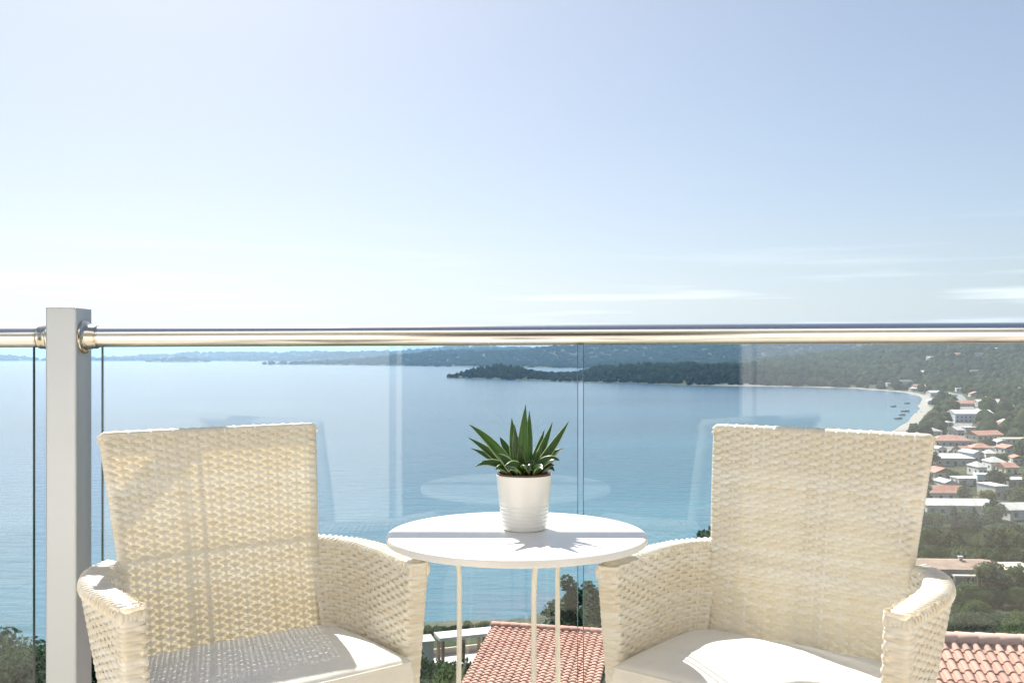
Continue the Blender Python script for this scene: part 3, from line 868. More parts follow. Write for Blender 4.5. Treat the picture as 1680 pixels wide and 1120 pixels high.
# chair local: x = u (viewer's right when it faces the viewer), y = -v (front towards -y), z up
ZB0 = .33
def back_strands():
    paths = []; wd = []
    pitch = .0086; rt = .0135
    zs = np.arange(ZB0, CH-.012, pitch)
    nw = 20
    for k, z in enumerate(zs):
        hw = float(back_w(z)) - rt
        s = np.linspace(-1, 1, nw*6+1)
        u = s*hw
        ph = (s+1)/2*nw*PI
        amp = .0021*np.tanh(2.2*np.cos(ph))*(1 if k % 2 else -1)
        zc = z + (.0007*np.sin(s*9+k*1.7))
        v = back_v(zc, u) - rt*.0
        P = np.stack([u, -(v+.011+amp), zc], -1)
        # wrap round the side tubes
        def wrap(sgn):
            a = np.linspace(0, 1, 9)[1:]*PI*1.15
            cu = sgn*(hw + rt*np.sin(a)); vv = float(back_v(z, hw)) + .011 - rt*1.0*(1-np.cos(a))
            return np.stack([cu, -vv, np.full_like(a, z)], -1), np.stack([sgn*np.sin(a), -np.cos(a), np.zeros_like(a)], -1)
        WL, NL = wrap(-1); WR, NR = wrap(1)
        Pn = np.tile(np.array([0, -1.0, .16]), (len(P), 1)); Pn = norm(Pn)
        PP = np.concatenate([WL[::-1], P, WR]); NNn = norm(np.concatenate([NL[::-1], Pn, NR]))
        Tn = norm(np.gradient(PP, axis=0)); S = norm(np.cross(Tn, NNn))
        paths.append((PP, S, NNn)); wd.append(.0113 + random.uniform(-.0006, .0005))
    # warps
    for j in range(nw+1):
        if j in (0, nw): continue
        sgn = 1 if j % 2 else -1
        zz = np.arange(ZB0, CH-.004, pitch/2)
        sfrac = j/nw*2-1
        u = sfrac*(back_w(zz)-rt)
        k = (zz-ZB0)/pitch
        # the horizontal strand k sits at sin(j*pi)=0 here, so the warp itself does the weaving
        amp = -.0008*np.cos(k*PI)*sgn
        v = back_v(zz, u)
        P = np.stack([u, -(v+.011+.0012+amp), zz], -1)
        # over the top tube
        a = np.linspace(0, 1, 8)[1:]*PI*1.1
        vt = float(back_v(CH-.010, u[-1]))
        top = np.stack([np.full_like(a, u[-1]), -(vt+.011-rt*(1-np.cos(a))*1.0), CH-.010+rt*.95*np.sin(a)], -1)
        PP = np.concatenate([P, top])
        Pn = np.concatenate([np.tile([0, -1.0, .16], (len(P), 1)), np.stack([np.zeros_like(a), -np.cos(a), np.sin(a)], -1)])
        Pn = norm(Pn); Tn = norm(np.gradient(PP, axis=0)); S = norm(np.cross(Tn, Pn))
        paths.append((PP, S, Pn)); wd.append(.0078)
    # strands laid along the top edge
    for a in np.linspace(-.15, 1.2, 5)*PI:
        s = np.linspace(-1, 1, 60); hw = float(back_w(CH)) - .004
        u = s*hw
        vt = back_v(np.full_like(u, CH-.010), u)
        drop = np.maximum(0, np.abs(s)-.965)/.035
        P = np.stack([u, -(vt+.011-rt*(1-math.cos(a))), CH-.011+rt*.86*math.sin(a)-.008*drop**2], -1)
        Pn = norm(np.tile([0, -math.cos(a), math.sin(a)], (60, 1)).astype(float)); Tn = norm(np.gradient(P, axis=0)); S = norm(np.cross(Tn, Pn))
        paths.append((P, S, Pn)); wd.append(.0125)
    return paths, wd

ARM_TOP = np.array([(.243,.045),(.275,.070),(.308,.120),(.328,.190),(.334,.245),(.331,.320),(.325,.390),(.320,.452)])
ARM_LOW = np.array([(.240,.125),(.264,.145),(.284,.185),(.296,.230),(.302,.280),(.305,.340),(.307,.395),(.307,.442)])
def resample(P, n):
    d = np.concatenate([[0], np.cumsum(np.linalg.norm(np.diff(P, axis=0), axis=1))])
    # smooth through catmull-like: interpolate with dense linear then box blur
    t = np.linspace(0, d[-1], n)
    Q = np.stack([np.interp(t, d, P[:, 0]), np.interp(t, d, P[:, 1])], -1)
    for _ in range(3*n//20):
        Q[1:-1] = (Q[:-2]+2*Q[1:-1]+Q[2:])/4
    return Q
ZT0, ZT1 = .612, .600      # arm top at the back and front
def arm_center(tz_, n=60):
    return resample(ARM_TOP*tz_ + ARM_LOW*(1-tz_), n)
def arm_strands(sgn):
    paths = []; wd = []
    pitch = .0092; thk = .051
    zlow = .22
    zs = np.arange(zlow, .598, pitch)
    for k, z in enumerate(zs):
        t = (z-.38)/(.605-.38)
        t = max(t, -.25)
        C = arm_center(t)
        T = norm(np.gradient(C, axis=0)); Nn = np.stack([T[:, 1], -T[:, 0]], -1)   # points outward (+u)
        h = thk/2*(1.0+.16*np.sin(np.linspace(0, 1, 60)*PI)**2)
        inner = C - Nn*h[:, None]; outer = C + Nn*h[:, None]
        e = C[-1]; te = T[-1]; ne = Nn[-1]; hh = h[-1]; rc = .012
        a = np.linspace(0, PI/2, 5)[1:-1]
        c1 = [e - ne*(hh-rc) - ne*rc*math.cos(q) + te*rc*math.sin(q) for q in a]
        c2 = [e + ne*(hh-rc) + ne*rc*math.sin(q) + te*rc*math.cos(q) for q in a]
        fr = [e + te*rc - ne*(hh-rc)*(1-2*q) for q in np.linspace(0, 1, 6)]
        loop = np.concatenate([inner, c1, fr, c2, outer[::-1]])
        d = np.concatenate([[0], np.cumsum(np.linalg.norm(np.diff(loop, axis=0), axis=1))])
        tt = np.linspace(0, d[-1], 190)
        L = np.stack([np.interp(tt, d, loop[:, 0]), np.interp(tt, d, loop[:, 1])], -1)
        T2 = norm(np.gradient(L, axis=0)); N2 = np.stack([-T2[:, 1], T2[:, 0]], -1)  # pointing away from the arm core
        ph = tt/.0245*PI; fmask = 1-.72*np.exp(-((tt-d[-1]/2)/.034)**4)
        L = L + N2*(.0020*np.tanh(2.0*np.sin(ph))*fmask*(1 if k % 2 else -1))[:, None]
        zt = ZT0 + (ZT1-ZT0)*1.0
        P = np.stack([sgn*L[:, 0], -L[:, 1], np.full(190, z) + .0006*np.sin(tt*60+k)], -1)
        NN = np.stack([sgn*N2[:, 0], -N2[:, 1], np.zeros(190)], -1)
        Tn = norm(np.gradient(P, axis=0)); S = norm(np.cross(Tn, NN))
        paths.append((P, S, NN)); wd.append(.0109+random.uniform(-.0006, .0005))
    # warps (upright) on both faces
    Ct = arm_center(1.0, 60); nwp = 19
    for face in (-1, 1):
        for j in range(nwp):
            f = (j+.5)/nwp
            zz = np.arange(zlow, .603, pitch/2)
            pts = []
            for z in zz:
                t = max((z-.38)/(.605-.38), -.25)
                C = arm_center(t, 60); i = int(f*59)
                T = C[min(i+1, 59)]-C[max(i-1, 0)]; T = T/np.linalg.norm(T); Nn = np.array([T[1], -T[0]])
                h = thk/2*(1+.16*math.sin(i/59*PI)**2)
                kk = (z-zlow)/pitch
                q = C[i]+Nn*face*(h + .0012*math.cos(kk*PI)*(1 if j % 2 else -1))
                pts.append((sgn*q[0], -q[1], z, sgn*Nn[0]*face, -Nn[1]*face))
            pts = np.array(pts); P = pts[:, :3]; NN = np.concatenate([pts[:, 3:], np.zeros((len(pts), 1))], 1)
            Tn = norm(np.gradient(P, axis=0)); S = norm(np.cross(Tn, NN)); paths.append((P, S, NN)); wd.append(.0085)
    # plaited top: strands from both sides cross in a herringbone over the tube
    C = arm_center(1.0, 140)
    T = norm(np.gradient(C, axis=0)); Nn = np.stack([T[:, 1], -T[:, 0]], -1)
    d = np.concatenate([[0], np.cumsum(np.linalg.norm(np.diff(C, axis=0), axis=1))])
    for lay, (a0, a1, off) in enumerate(((-.20, .60, 0.0), (1.20, .40, .0074))):
        for s0 in np.arange(-.006, d[-1]+.010, .0148):
            f = np.linspace(0, 1, 11)
            a = (a0+(a1-a0)*f)*PI
            ss = np.clip(s0 + off + .026*f, 0, d[-1]+.006)
            cx = np.interp(ss, d, C[:, 0]); cy_ = np.interp(ss, d, C[:, 1]); nx = np.interp(ss, d, Nn[:, 0]); ny = np.interp(ss, d, Nn[:, 1])
            h = (thk/2+.0025)*(1+.16*np.sin(np.clip(ss/d[-1], 0, 1)*PI)**2)
            zt = ZT0+(ZT1-ZT0)*ss/d[-1] - .003*sstep(d[-1]-.035, d[-1]+.004, ss)
            rr = 1+.10*np.sin(np.clip(f*1.1, 0, 1)*PI)-.14*np.clip((f-.8)/.2, 0, 1)
            cxs = np.sign(np.cos(a))*np.abs(np.cos(a))**.55; sas = np.sign(np.sin(a))*np.abs(np.sin(a))**.75
            P = np.stack([sgn*(cx+nx*h*cxs), -(cy_+ny*h*cxs), zt-.015+.016*sas*rr], -1)
            NN = norm(np.stack([sgn*nx*np.cos(a), -ny*np.cos(a), np.sin(a)*1.2+.05], -1))
            Tn = norm(np.gradient(P, axis=0)); S = norm(np.cross(Tn, NN)); paths.append((P, S, NN)); wd.append(.0098+random.uniform(-.001, .001))
    # end cap strands of the arm, lying over the front edge
    e = C[-1]; te = T[-1]; ne = Nn[-1]
    for off in (-.021, -.0125, -.004, .004, .0125, .021):
        a = np.linspace(-.5, .55, 9)*PI
        P = np.stack([sgn*(e[0]+ne[0]*off+te[0]*.0115*np.cos(a)), -(e[1]+ne[1]*off+te[1]*.0115*np.cos(a)), ZT1-.0155+.0150*np.sin(a)], -1)
        NN = norm(np.stack([sgn*te[0]*np.cos(a), -te[1]*np.cos(a), np.sin(a)], -1))
        Tn = norm(np.gradient(P, axis=0)); S = norm(np.cross(Tn, NN)); paths.append((P, S, NN)); wd.append(.0115)
    return paths, wd

WEAVE = {}
def make_chair(loc, th, label):
    c = empty('rattan_armchair', loc, th); c.scale = (KS, KS, KS)
    tag(c, label, 'armchair', 'woven armchairs on the balcony')
    def weave(key, name, fn, *a):
        if key in WEAVE:
            o_ = link(bpy.data.objects.new(name, WEAVE[key]), c); o_['kind'] = 'stuff'
        else:
            p, w = fn(*a); WEAVE[key] = ribbons(p, w, name, c).data
    weave('back', 'backrest_weave', back_strands)
    for s in (-1, 1): weave(s, 'armrest_weave', arm_strands, s)
    # metal frame inside the weave: it shades the lit strands
    m = MB()
    def bp(u, z, off=0.0): return (u, -(float(back_v(z, u))+.011-.0135+off), z)
    hw = lambda z: float(back_w(z))-.0135
    zz = np.linspace(.30, CH-.012, 14)
    m.tube([bp(-hw(z), z) for z in zz], .0105, 10); m.tube([bp(hw(z), z) for z in zz], .0105, 10)
    m.tube([bp(u, CH-.011) for u in np.linspace(-hw(CH), hw(CH), 12)], .0105, 10)
    m.build('back_frame', M['frame_tube'], c, True)
    for u0 in (-.075, -.036):
        m = MB(); m.tube([bp(u0, z, -.012) for z in np.linspace(.30, CH-.03, 14)], .0055, 8); m.build('back_stay', M['frame_tube'], c, True)
    for z0 in (.645,):
        m = MB(); m.tube([bp(u, z0, -.012) for u in np.linspace(-hw(z0), hw(z0), 14)], .0032, 8); m.build('back_crossbar', M['frame_tube'], c, True)
    for s in (-1, 1):
        m = MB(); C = arm_center(1.0, 24)
        m.tube([(s*a, -b_, .585) for a, b_ in C], .011, 10)
        Cl = arm_center(-.25, 24); m.tube([(s*Cl[-1][0], -Cl[-1][1], .048), (s*Cl[-1][0], -Cl[-1][1], .3), (s*C[-1][0], -C[-1][1]+.004, .585)], .011, 10)
        m.build('arm_frame', M['frame_tube'], c, True)
    # seat deck and apron
    m = MB(); m.box((-.262, -.475, .30), (.262, -.12, .335)); m.build('seat_deck', M['frame_tube'], c, bevel=.008)
    paths = []; wd = []
    for k, z in enumerate(np.arange(.225, .345, .0101)):
        u = np.linspace(-.268, .268, 70)
        P = np.stack([u, np.full(70, -.482) - .0023*np.sin((u+.268)/.0285*PI)*(1 if k % 2 else -1), np.full(70, z)], -1)
        NN = np.tile([0., -1., 0.], (70, 1)); S = np.tile([0., 0., 1.], (70, 1)); paths.append((P, S, NN)); wd.append(.0106)
    ribbons(paths, wd, 'front_apron_weave', c)
    for s in (-1, 1):
        for y0, zt in ((-.440, .24), (-.135, .30)):
            m = MB(); x0 = s*.270; m.box((x0-.018, y0-.018, .0467), (x0+.018, y0+.018, zt)); m.build('leg', M['frame_tube'], c, bevel=.006)
    return c

def make_cushion(loc, th, label, seed):
    c = empty('seat_cushion', loc, th); c.scale = (KS, KS, KS); tag(c, label, 'cushion', 'cream seat cushions')
    r2 = np.random.default_rng(seed)
    nu, nv = 72, 72
    z0, z1 = .337, .402
    s = np.linspace(-1, 1, nu); S, T = np.meshgrid(s, s)
    # rounded square plan, narrower at the back
    def plan(S, T):
        f = .19
        x = S*np.sqrt(1-f*T*T*.5*.6); y = T*np.sqrt(1-f*S*S*.5*.6)
        wx = .266 + .010*(1-(y+1)/2)
        return x*wx, -(.315 + (-y)*.197)       # y=-1 is the front edge (v=.512)
    X, Y = plan(S, T)
    e = np.maximum(np.abs(S), np.abs(T))
    crown = .024*(1-np.abs(S)**2.6)*(1-np.abs(T)**2.6)
    wr = (fbm(X*9+seed, Y*9, 3, seed)-.5)*.010*(1-e**6) + .0018*np.sin((X*.8+Y)*46+seed)*np.clip(e-.35, 0, 1)*(1-e**8)
    drop = np.maximum(0, e-.93)/.07
    Zt = z1 + crown + wr - .008*drop**2
    n = nu*nv
    idx = np.arange(n).reshape(nv, nu)
    F = np.stack([idx[:-1, :-1], idx[:-1, 1:], idx[1:, 1:], idx[1:, :-1]], -1).reshape(-1, 4)
    me = mesh_np('cushion_top', np.stack([X, Y, Zt], -1).reshape(-1, 3), F[:, ::-1] if False else F, M['cushion'], True)
    bm = bmesh.new(); bm.from_mesh(me); bmesh.ops.recalc_face_normals(bm, faces=bm.faces)
    if sum(f.normal.z for f in bm.faces) < 0:
        bmesh.ops.reverse_faces(bm, faces=bm.faces)
    bm.to_mesh(me); bm.free()
    link(bpy.data.objects.new('top_cover', me), c)
    ring = np.concatenate([idx[0, :], idx[1:, -1], idx[-1, -2::-1], idx[-2:0:-1, 0]])
    R = np.stack([X.ravel()[ring], Y.ravel()[ring], Zt.ravel()[ring]], -1)
    k = len(R); V = []; nl = 8
    cen = np.array([0, R[:, 1].mean()])
    for i in range(nl):
        f = i/(nl-1)
        out = .008*math.sin(f*PI)
        dxy = R[:, :2]-cen; dxy = dxy/np.linalg.norm(dxy, axis=1, keepdims=True)
        wob = (fbm(np.arange(k)/9.0+seed, np.full(k, f*3), 2, seed+3)-.5)*.006*math.sin(f*PI)
        V.append(np.concatenate([R[:, :2]+dxy*(out+wob[:, None]), (R[:, 2]*(1-f)+z0*f)[:, None]], 1))
    V = np.concatenate(V); ii = np.arange(k)
    F = np.concatenate([np.stack([i*k+ii, i*k+(ii+1) % k, (i+1)*k+(ii+1) % k, (i+1)*k+ii], -1) for i in range(nl-1)])
    link(bpy.data.objects.new('side_band', mesh_np('side_band', V, F[:, ::-1], M['cushion'], True)), c)
    m = MB(); m.tube([tuple(p) for p in R]+[tuple(R[0])], .0032, 8, caps=False); m.build('piping', M['cushion'], c, True)
    return c

KS = 1.045            # overall size of the chairs
Z0 = EYE*(1-KS)
CHL = ((-.745*KS, 2.369*KS, Z0), .644)
CHR = ((.748*KS, 2.325*KS, Z0), -.660)
make_chair(CHL[0], CHL[1], 'cream woven rattan armchair left of the round table, beside the metal post')
make_chair(CHR[0], CHR[1], 'cream woven rattan armchair right of the round table')
make_cushion(CHL[0], CHL[1], 'cream seat cushion on the left chair, sunlit along its front edge', 3)
make_cushion(CHR[0], CHR[1], 'cream seat cushion on the right chair with a sunlit patch in its middle', 8)

# ------------------------------------------------------------------ tiled roofs below the balcony
def tile_mesh(w, L, name, mat, bar=.92, lip=.026):
    """one S-shaped roof tile: trough and barrel, lower end lifted over the next course"""
    prof = [(-w*.5, .004), (-w*.42, -.010), (-w*.28, -.014), (-w*.14, -.008)]
    r = w*.33; cx = w*.19
    for k in range(7):
        a = PI - k*PI/6
        prof.append((cx + r*math.cos(a), .002 + r*bar*math.sin(a)))
    n = len(prof); V = []; F = []
    for y, dz in ((.06, 0.0), (-L, lip)):
        V += [(x, y, z+dz) for x, z in prof]
    V += [(x, -L, z+lip) for x, z in prof]
    V += [(x, -L+.004, z+.003) for x, z in prof]
    for q in (0, 2):
        for k in range(n-1):
            F.append((q*n+k, (q+1)*n+k, (q+1)*n+k+1, q*n+k+1))
    me = mesh_np(name, V, F, mat, True)
    bm = bmesh.new(); bm.from_mesh(me)
    for e in bm.edges:
        if len(e.link_faces) == 2 and e.calc_face_angle(0) > math.radians(50): e.smooth = False
    bm.to_mesh(me); bm.free()
    return me

def frame_matrix(o, x, y):
    x = Vector(x).normalized(); z = x.cross(Vector(y)).normalized(); y = z.cross(x)
    Mx = Matrix((x, y, z)).transposed().to_4x4(); Mx.translation = Vector(o)
    return Mx

def tiled_house(name, label, ridge0, rdir, l0, l1, alpha, nrow, expo, colw, near_px, body_depth, ground, capL, capR, cap_mat, max_ind=300, mono=False, bar=.92, lip=.026):
    h = empty(name, (ridge0.x, ridge0.y, ground)); tag(h, label, 'house', None)
    ca, sa = math.cos(alpha), math.sin(alpha)
    r = Vector((rdir[0], rdir[1], 0)).normalized()
    uph = Vector((-r.y, r.x, 0))                # horizontal, away from the viewer
    Mx = frame_matrix(ridge0, r, uph*ca + Vector((0, 0, sa)))
    inv = Matrix.Translation(-Vector((ridge0.x, ridge0.y, ground)))
    # deck under the tiles
    slope = nrow*expo
    m = MB(); m.box((l0, -slope, -.14), (l1, -.02, -.035))
    roof = m.build('roof', M['roof_bed'], h)
    ML = inv @ Mx; roof.matrix_local = ML
    back = MB()
    Mb = frame_matrix(ridge0, -r, -uph*ca + Vector((0, 0, sa)))
    me = tile_mesh(colw, expo, 'roof_tile', M['roof_tile'], bar, lip)
    cand = []
    ncol = int((l1-l0)/colw)
    for i in range(nrow):
        for j in range(ncol):
            x = l0 + (j+.5)*colw
            y = -.10 - i*expo
            wp = Mx @ Vector((x, y, 0))
            px = 840 + FPX*wp.x/wp.y; py = 585 - FPX*(wp.z-EYE)/wp.y
            vis = near_px[0] < px < near_px[1] and py < 1150
            cand.append((vis, (Vector((0, 0, EYE))-wp).length, x, y))
    cand.sort(key=lambda c: (not c[0], c[1]))
    base = np.array([v.co for v in me.vertices]); bf = np.array([p.vertices for p in me.polygons])
    V = []; F = []; o = 0
    for q, (vis, _, x, y) in enumerate(cand):
        jx, jy, jr = random.uniform(-.006, .006), random.uniform(-.014, .014), random.uniform(-.02, .02)
        if vis and q < max_ind:
            t = bpy.data.objects.new('tile', me); t.location = (x+jx, y+jy, random.uniform(0, .006)); t.rotation_euler = (0, 0, jr)
            link(t, roof)
        else:
            V.append(base + np.array([x+jx, y+jy, 0])); F.append(bf + o); o += len(base)
    # the far side of the roof, joined
    for i in range(0 if mono else nrow):
        for j in range(ncol):
            x = -(l0 + (j+.5)*colw); y = -.10-i*expo
            B = inv @ Mb
            loc = (ML.inverted() @ B)
            P = np.array([loc @ Vector((v[0]+x, v[1]+y, v[2])) for v in base])
            V.append(P); F.append(bf+o); o += len(base)
    st = link(bpy.data.objects.new('roof_tiles', mesh_np('roof_tiles', np.concatenate(V), np.concatenate(F), M['roof_tile'], True)), roof)
    st['kind'] = 'stuff'
    # ridge caps
    cm = MB(); ns = 10
    V = []; Fc = []
    for y, rr in ((0, capR*1.06), (capL*1.06, capR*.92)):
        for k in range(ns+1):
            a = -.12*PI + k*1.24*PI/ns
            V.append((y, rr*math.cos(a)*1.05, rr*math.sin(a)*.85))
    for rr_ in (capR*.98,):
        for k in range(ns+1):
            a = -.12*PI + k*1.24*PI/ns
            V.append((.004, rr_*math.cos(a)*1.0, rr_*math.sin(a)*.80))
    for k in range(ns):
        Fc.append((k, k+1, ns+1+k+1, ns+1+k)); Fc.append((k+1, k, 2*(ns+1)+k, 2*(ns+1)+k+1))
    cme = mesh_np('ridge_cap', V, Fc, cap_mat, True)
    x = l0 - .03
    while x < l1:
        c = bpy.data.objects.new('ridge_cap', cme); link(c, roof)
        W = Matrix.Translation(ridge0 + r*x + Vector((0, 0, .035+random.uniform(-.004, .004)))) @ Matrix((r, uph, Vector((0, 0, 1)))).transposed().to_4x4()
        c.matrix_local = ML.inverted() @ inv @ W
        x += capL
    # body
    d = slope*ca; zt = ridge0.z - slope*sa
    m = MB()
    Wm = Matrix.Translation(Vector((ridge0.x, ridge0.y, 0))) @ Matrix((r, uph, Vector((0, 0, 1)))).transposed().to_4x4()
    g = ground-2
    a, b_ = l0+.25, l1-.25; f_ = -d+.45; k_ = d-.45
    zt2 = ridge0.z - (d-.45)*math.tan(alpha) - .19
    zr = ridge0.z-.19
    if mono: k_ = .12
    zk = zr if mono else zt2
    vs = [(a,f_,g),(b_,f_,g),(b_,k_,g),(a,k_,g),(a,f_,zt2),(b_,f_,zt2),(b_,k_,zk),(a,k_,zk),(a,0,zr),(b_,0,zr)]
    m.add([(inv @ Wm) @ Vector(v) for v in vs], [(0,1,5,4),(2,3,7,6),(1,2,6,9,5),(3,0,4,8,7),(4,5,9,8),(6,7,8,9),(3,2,1,0)])
    m.build('wall', M['hw_cream'], h)
    return h

R0 = at(1560, 1049, 20.6)
tiled_house('tiled_house', 'house with pink barrel tile roof just below, behind the right chair arm', R0, (math.cos(math.radians(8)), -math.sin(math.radians(8))), -4.6, 4.8, math.radians(18), 14, .35, .222, (1450, 1700), 8, tz(11, 18)-1, .43, .165, M['roof_cap'])
R1 = at(808, 1025, 38.0)
tiled_house('tiled_house', 'house with salmon pink tile roof seen below the round table', R1, (4.07, -.93), 0, 4.9, math.radians(10), 42, .215, .285, (700, 1010), 8, tz(1, 34)-1, .40, .15, M['roof_tile'], mono=True, bar=.42, lip=.050)

# ------------------------------------------------------------------ houses of the village
def hbox(m, c, s):
    m.box((c[0]-s[0]/2, c[1]-s[1]/2, c[2]), (c[0]+s[0]/2, c[1]+s[1]/2, c[2]+s[2]))

HOUSES = []
def house(px, py, wpx, label, depth=None, h=None, storeys=1, roof='gable', rmat='roof_far', wmat='hw_white', yaw=0, along=True, chimney=False, win=True, name='village_house', pitch=.38, loc=None, cat='house'):
    g = loc or ground_px(px, py)
    if g is None: return None
    Y = g.y
    w = wpx*Y/FPX
    d = depth or min(w*.75, 11)
    hh = h or 2.9*storeys
    o = empty(name, (g.x, g.y + d*.5, g.z), math.radians(yaw)); tag(o, label, cat, 'village houses')
    HOUSES.append((g.x, g.y+d*.5, max(w, d)*.6+1.5))
    m = MB(); m.box((-w/2, -d/2, -3), (w/2, d/2, hh)); m.build('wall', M[wmat], o)
    ov = .35
    if roof == 'flat':
        m = MB(); m.box((-w/2-.2, -d/2-.2, hh+.003), (w/2+.2, d/2+.2, hh+.25)); rf = m.build('roof', M[rmat], o)
        rz = hh+.25
    else:
        rh = (d/2+ov)*pitch if along else (w/2+ov)*pitch
        m = MB(); x, y = w/2+ov, d/2+ov; z = hh-ov*pitch+.02
        hip = min(y, x)*.9 if roof == 'hip' else 0
        if along:
            v = [(-x,-y,z),(x,-y,z),(x,y,z),(-x,y,z),(-x+hip,0,z+rh),(x-hip,0,z+rh)]
            f = [(0,1,5,4),(2,3,4,5),(3,0,4),(1,2,5),(3,2,1,0)]
        else:
            v = [(-x,-y,z),(x,-y,z),(x,y,z),(-x,y,z),(0,-y+hip,z+rh),(0,y-hip,z+rh)]
            f = [(1,2,5,4),(3,0,4,5),(0,1,4),(2,3,5),(3,2,1,0)]
        m.add(v, f)
        m.add([(a, b, c+.16) for a, b, c in v], f)
        rf = m.build('roof', M[rmat], o)
        if roof == 'gable':
            pass
        rz = z+rh
    if chimney:
        m = MB(); m.box((w*.12-.3, -.3, rz-.6), (w*.12+.3, .3, rz+.75)); m.box((w*.12-.42, -.42, rz+.753), (w*.12+.42, .42, rz+.9)); m.build('chimney', M['hw_white'], rf)
    if win:
        n = max(2, int(w/3.2))
        for s in range(storeys):
            z0 = .9 + s*2.9
            if z0+1.2 > hh: continue
            for k in range(n):
                x = -w/2 + (k+.5)*w/n
                isd = (s == 0 and k == n//2)
                ww, wh, zb = (1.0, 2.0, .05) if isd else (1.15, 1.2, z0)
                m = MB(); m.box((x-ww/2-.08, -d/2-.06, zb-.08), (x+ww/2+.08, -d/2-.003, zb+wh+.08))
                fr = m.build('door' if isd else 'window', M['hw_white'] if not isd else M['shutter'], o)
                m = MB(); m.box((x-ww/2, -d/2-.075, zb), (x-.03, -d/2-.063, zb+wh)); m.box((x+.03, -d/2-.075, zb), (x+ww/2, -d/2-.063, zb+wh)); m.build('pane', M['pane'], fr)
            for k in range(2):
                y = -d/4 + k*d/2
                m = MB(); m.box((-w/2-.06, y-.6, z0-.06), (-w/2-.003, y+.6, z0+1.26)); fr = m.build('window', M['hw_white'], o)
                m = MB(); m.box((-w/2-.075, y-.52, z0), (-w/2-.063, y-.03, z0+1.2)); m.box((-w/2-.075, y+.03, z0), (-w/2-.063, y+.52, z0+1.2)); m.build('pane', M['pane'], fr)
    return o

# nearer the balcony, right of the right chair
o = house(1578, 988, 132, 'long low house with brown tiled roof strip and white chimney behind the palm', depth=9, storeys=2, h=6.0, roof='gable', rmat='roof_brown', wmat='hw_grey', yaw=-4, chimney=True, pitch=.16)  # grey wall colour stands in for shade on the side facing the balcony
if o:
    Y = o.location.y; w = 132*Y/FPX
    m = MB(); m.box((-w*.12, -6.6, 5.15), (w*.47, -4.53, 5.4)); m.build('balcony_canopy', M['hw_cream'], o)
    for k in range(4):
        x = -w*.11 + k*w*.19; m = MB(); m.box((x-.12, -6.5, -1), (x+.12, -6.26, 5.147)); m.build('canopy_post', M['hw_beige'], o)
    m = MB(); m.box((-w*.20, -8.2, 2.9), (w*.14, -4.6, 3.08)); m.build('terrace_slab', M['roof_white'], o)
    m = MB(); m.box((-w*.44, -11.6, .4), (w*.06, -8.4, .58)); m.build('lower_awning', M['roof_white'], o)
house(1684, 985, 56, 'house with flat sand coloured roof at the right edge below the balcony', depth=9, storeys=2, h=5.8, roof='flat', rmat='hw_cream', wmat='hw_grey', yaw=2, chimney=True)
house(1582, 846, 116, 'long low white building with pale grey roof above dark trees', depth=10, h=3.2, roof='gable', rmat='roof_grey', wmat='hw_white', yaw=-3, pitch=.30)
house(1553, 822, 66, 'house with bright terracotta roof behind the long grey roofed building', depth=9, h=3.0, roof='gable', rmat='roof_far', wmat='hw_white', yaw=-2, pitch=.45)
house(1684, 852, 60, 'grey roofed white building at the right edge beside the long low building', depth=9, h=3.0, roof='gable', rmat='roof_grey', wmat='hw_white', yaw=5, pitch=.35)
house(1590, 797, 36, 'small white flat roofed house among trees above the terracotta roof', depth=7, h=2.8, roof='flat', rmat='roof_white', wmat='hw_white', yaw=3)
house(1618, 798, 22, 'small white cube house with pale blue side among trees', depth=6, h=4.4, storeys=1, roof='flat', rmat='roof_white', wmat='hw_blue', yaw=-12)
house(1672, 800, 40, 'white flat house at the right edge in the dark trees', depth=7, h=3.0, roof='flat', rmat='roof_white', wmat='hw_grey', yaw=6)
house(1570, 764, 62, 'house with bright white low pitched roof and grey wall beside the chair', depth=12, h=3.6, roof='hip', rmat='roof_white', wmat='hw_grey', yaw=-6, pitch=.28)
house(1548, 786, 36, 'small pink roofed house under the white roof, beside the chair', depth=8, h=3.0, roof='gable', rmat='roof_far', wmat='hw_cream', yaw=10, along=False)
house(1566, 733, 62, 'wide terracotta hip roofed house with grey front beside the chair top', depth=14, h=3.4, roof='hip', rmat='roof_far', wmat='hw_grey', yaw=-4)
house(1622, 722, 50, 'tan gabled house right of the terracotta hip roof', depth=12, h=3.2, roof='gable', rmat='roof_far', wmat='hw_cream', yaw=14)
house(1616, 744, 34, 'red roofed cottage half hidden by trees below the tan gabled house', depth=10, h=3.0, roof='hip', rmat='roof_far', wmat='hw_white', yaw=-10)
house(1672, 728, 46, 'long pale flat roof at the right edge above an olive grove', depth=9, h=2.8, roof='flat', rmat='hw_cream', wmat='hw_white', yaw=3)
house(1600, 693, 62, 'large pale blue white hall with two low gables by the shore road', depth=18, h=7.0, storeys=2, roof='gable', rmat='roof_white', wmat='hw_blue', yaw=-3, pitch=.3)
house(1640, 706, 56, 'terracotta roofed long house in front of the pale blue hall', depth=12, h=3.4, roof='gable', rmat='roof_far', wmat='hw_cream', yaw=6)
house(1550, 700, 26, 'small white beach house between the road and the pale blue hall', depth=12, h=3.4, roof='flat', rmat='roof_white', wmat='hw_white', yaw=0)
house(1586, 668, 40, 'pink tile roofed house behind the pale blue hall', depth=14, h=4.0, roof='gable', rmat='roof_far', wmat='hw_cream', yaw=5)
house(1628, 666, 42, 'tan roofed house behind and right of the pale blue hall', depth=14, h=4.0, roof='gable', rmat='roof_grey', wmat='hw_beige', yaw=-8)
house(1664, 672, 40, 'bright white flat roof at the right edge among dark trees', depth=14, h=3.2, roof='flat', rmat='roof_white', wmat='hw_white', yaw=2)
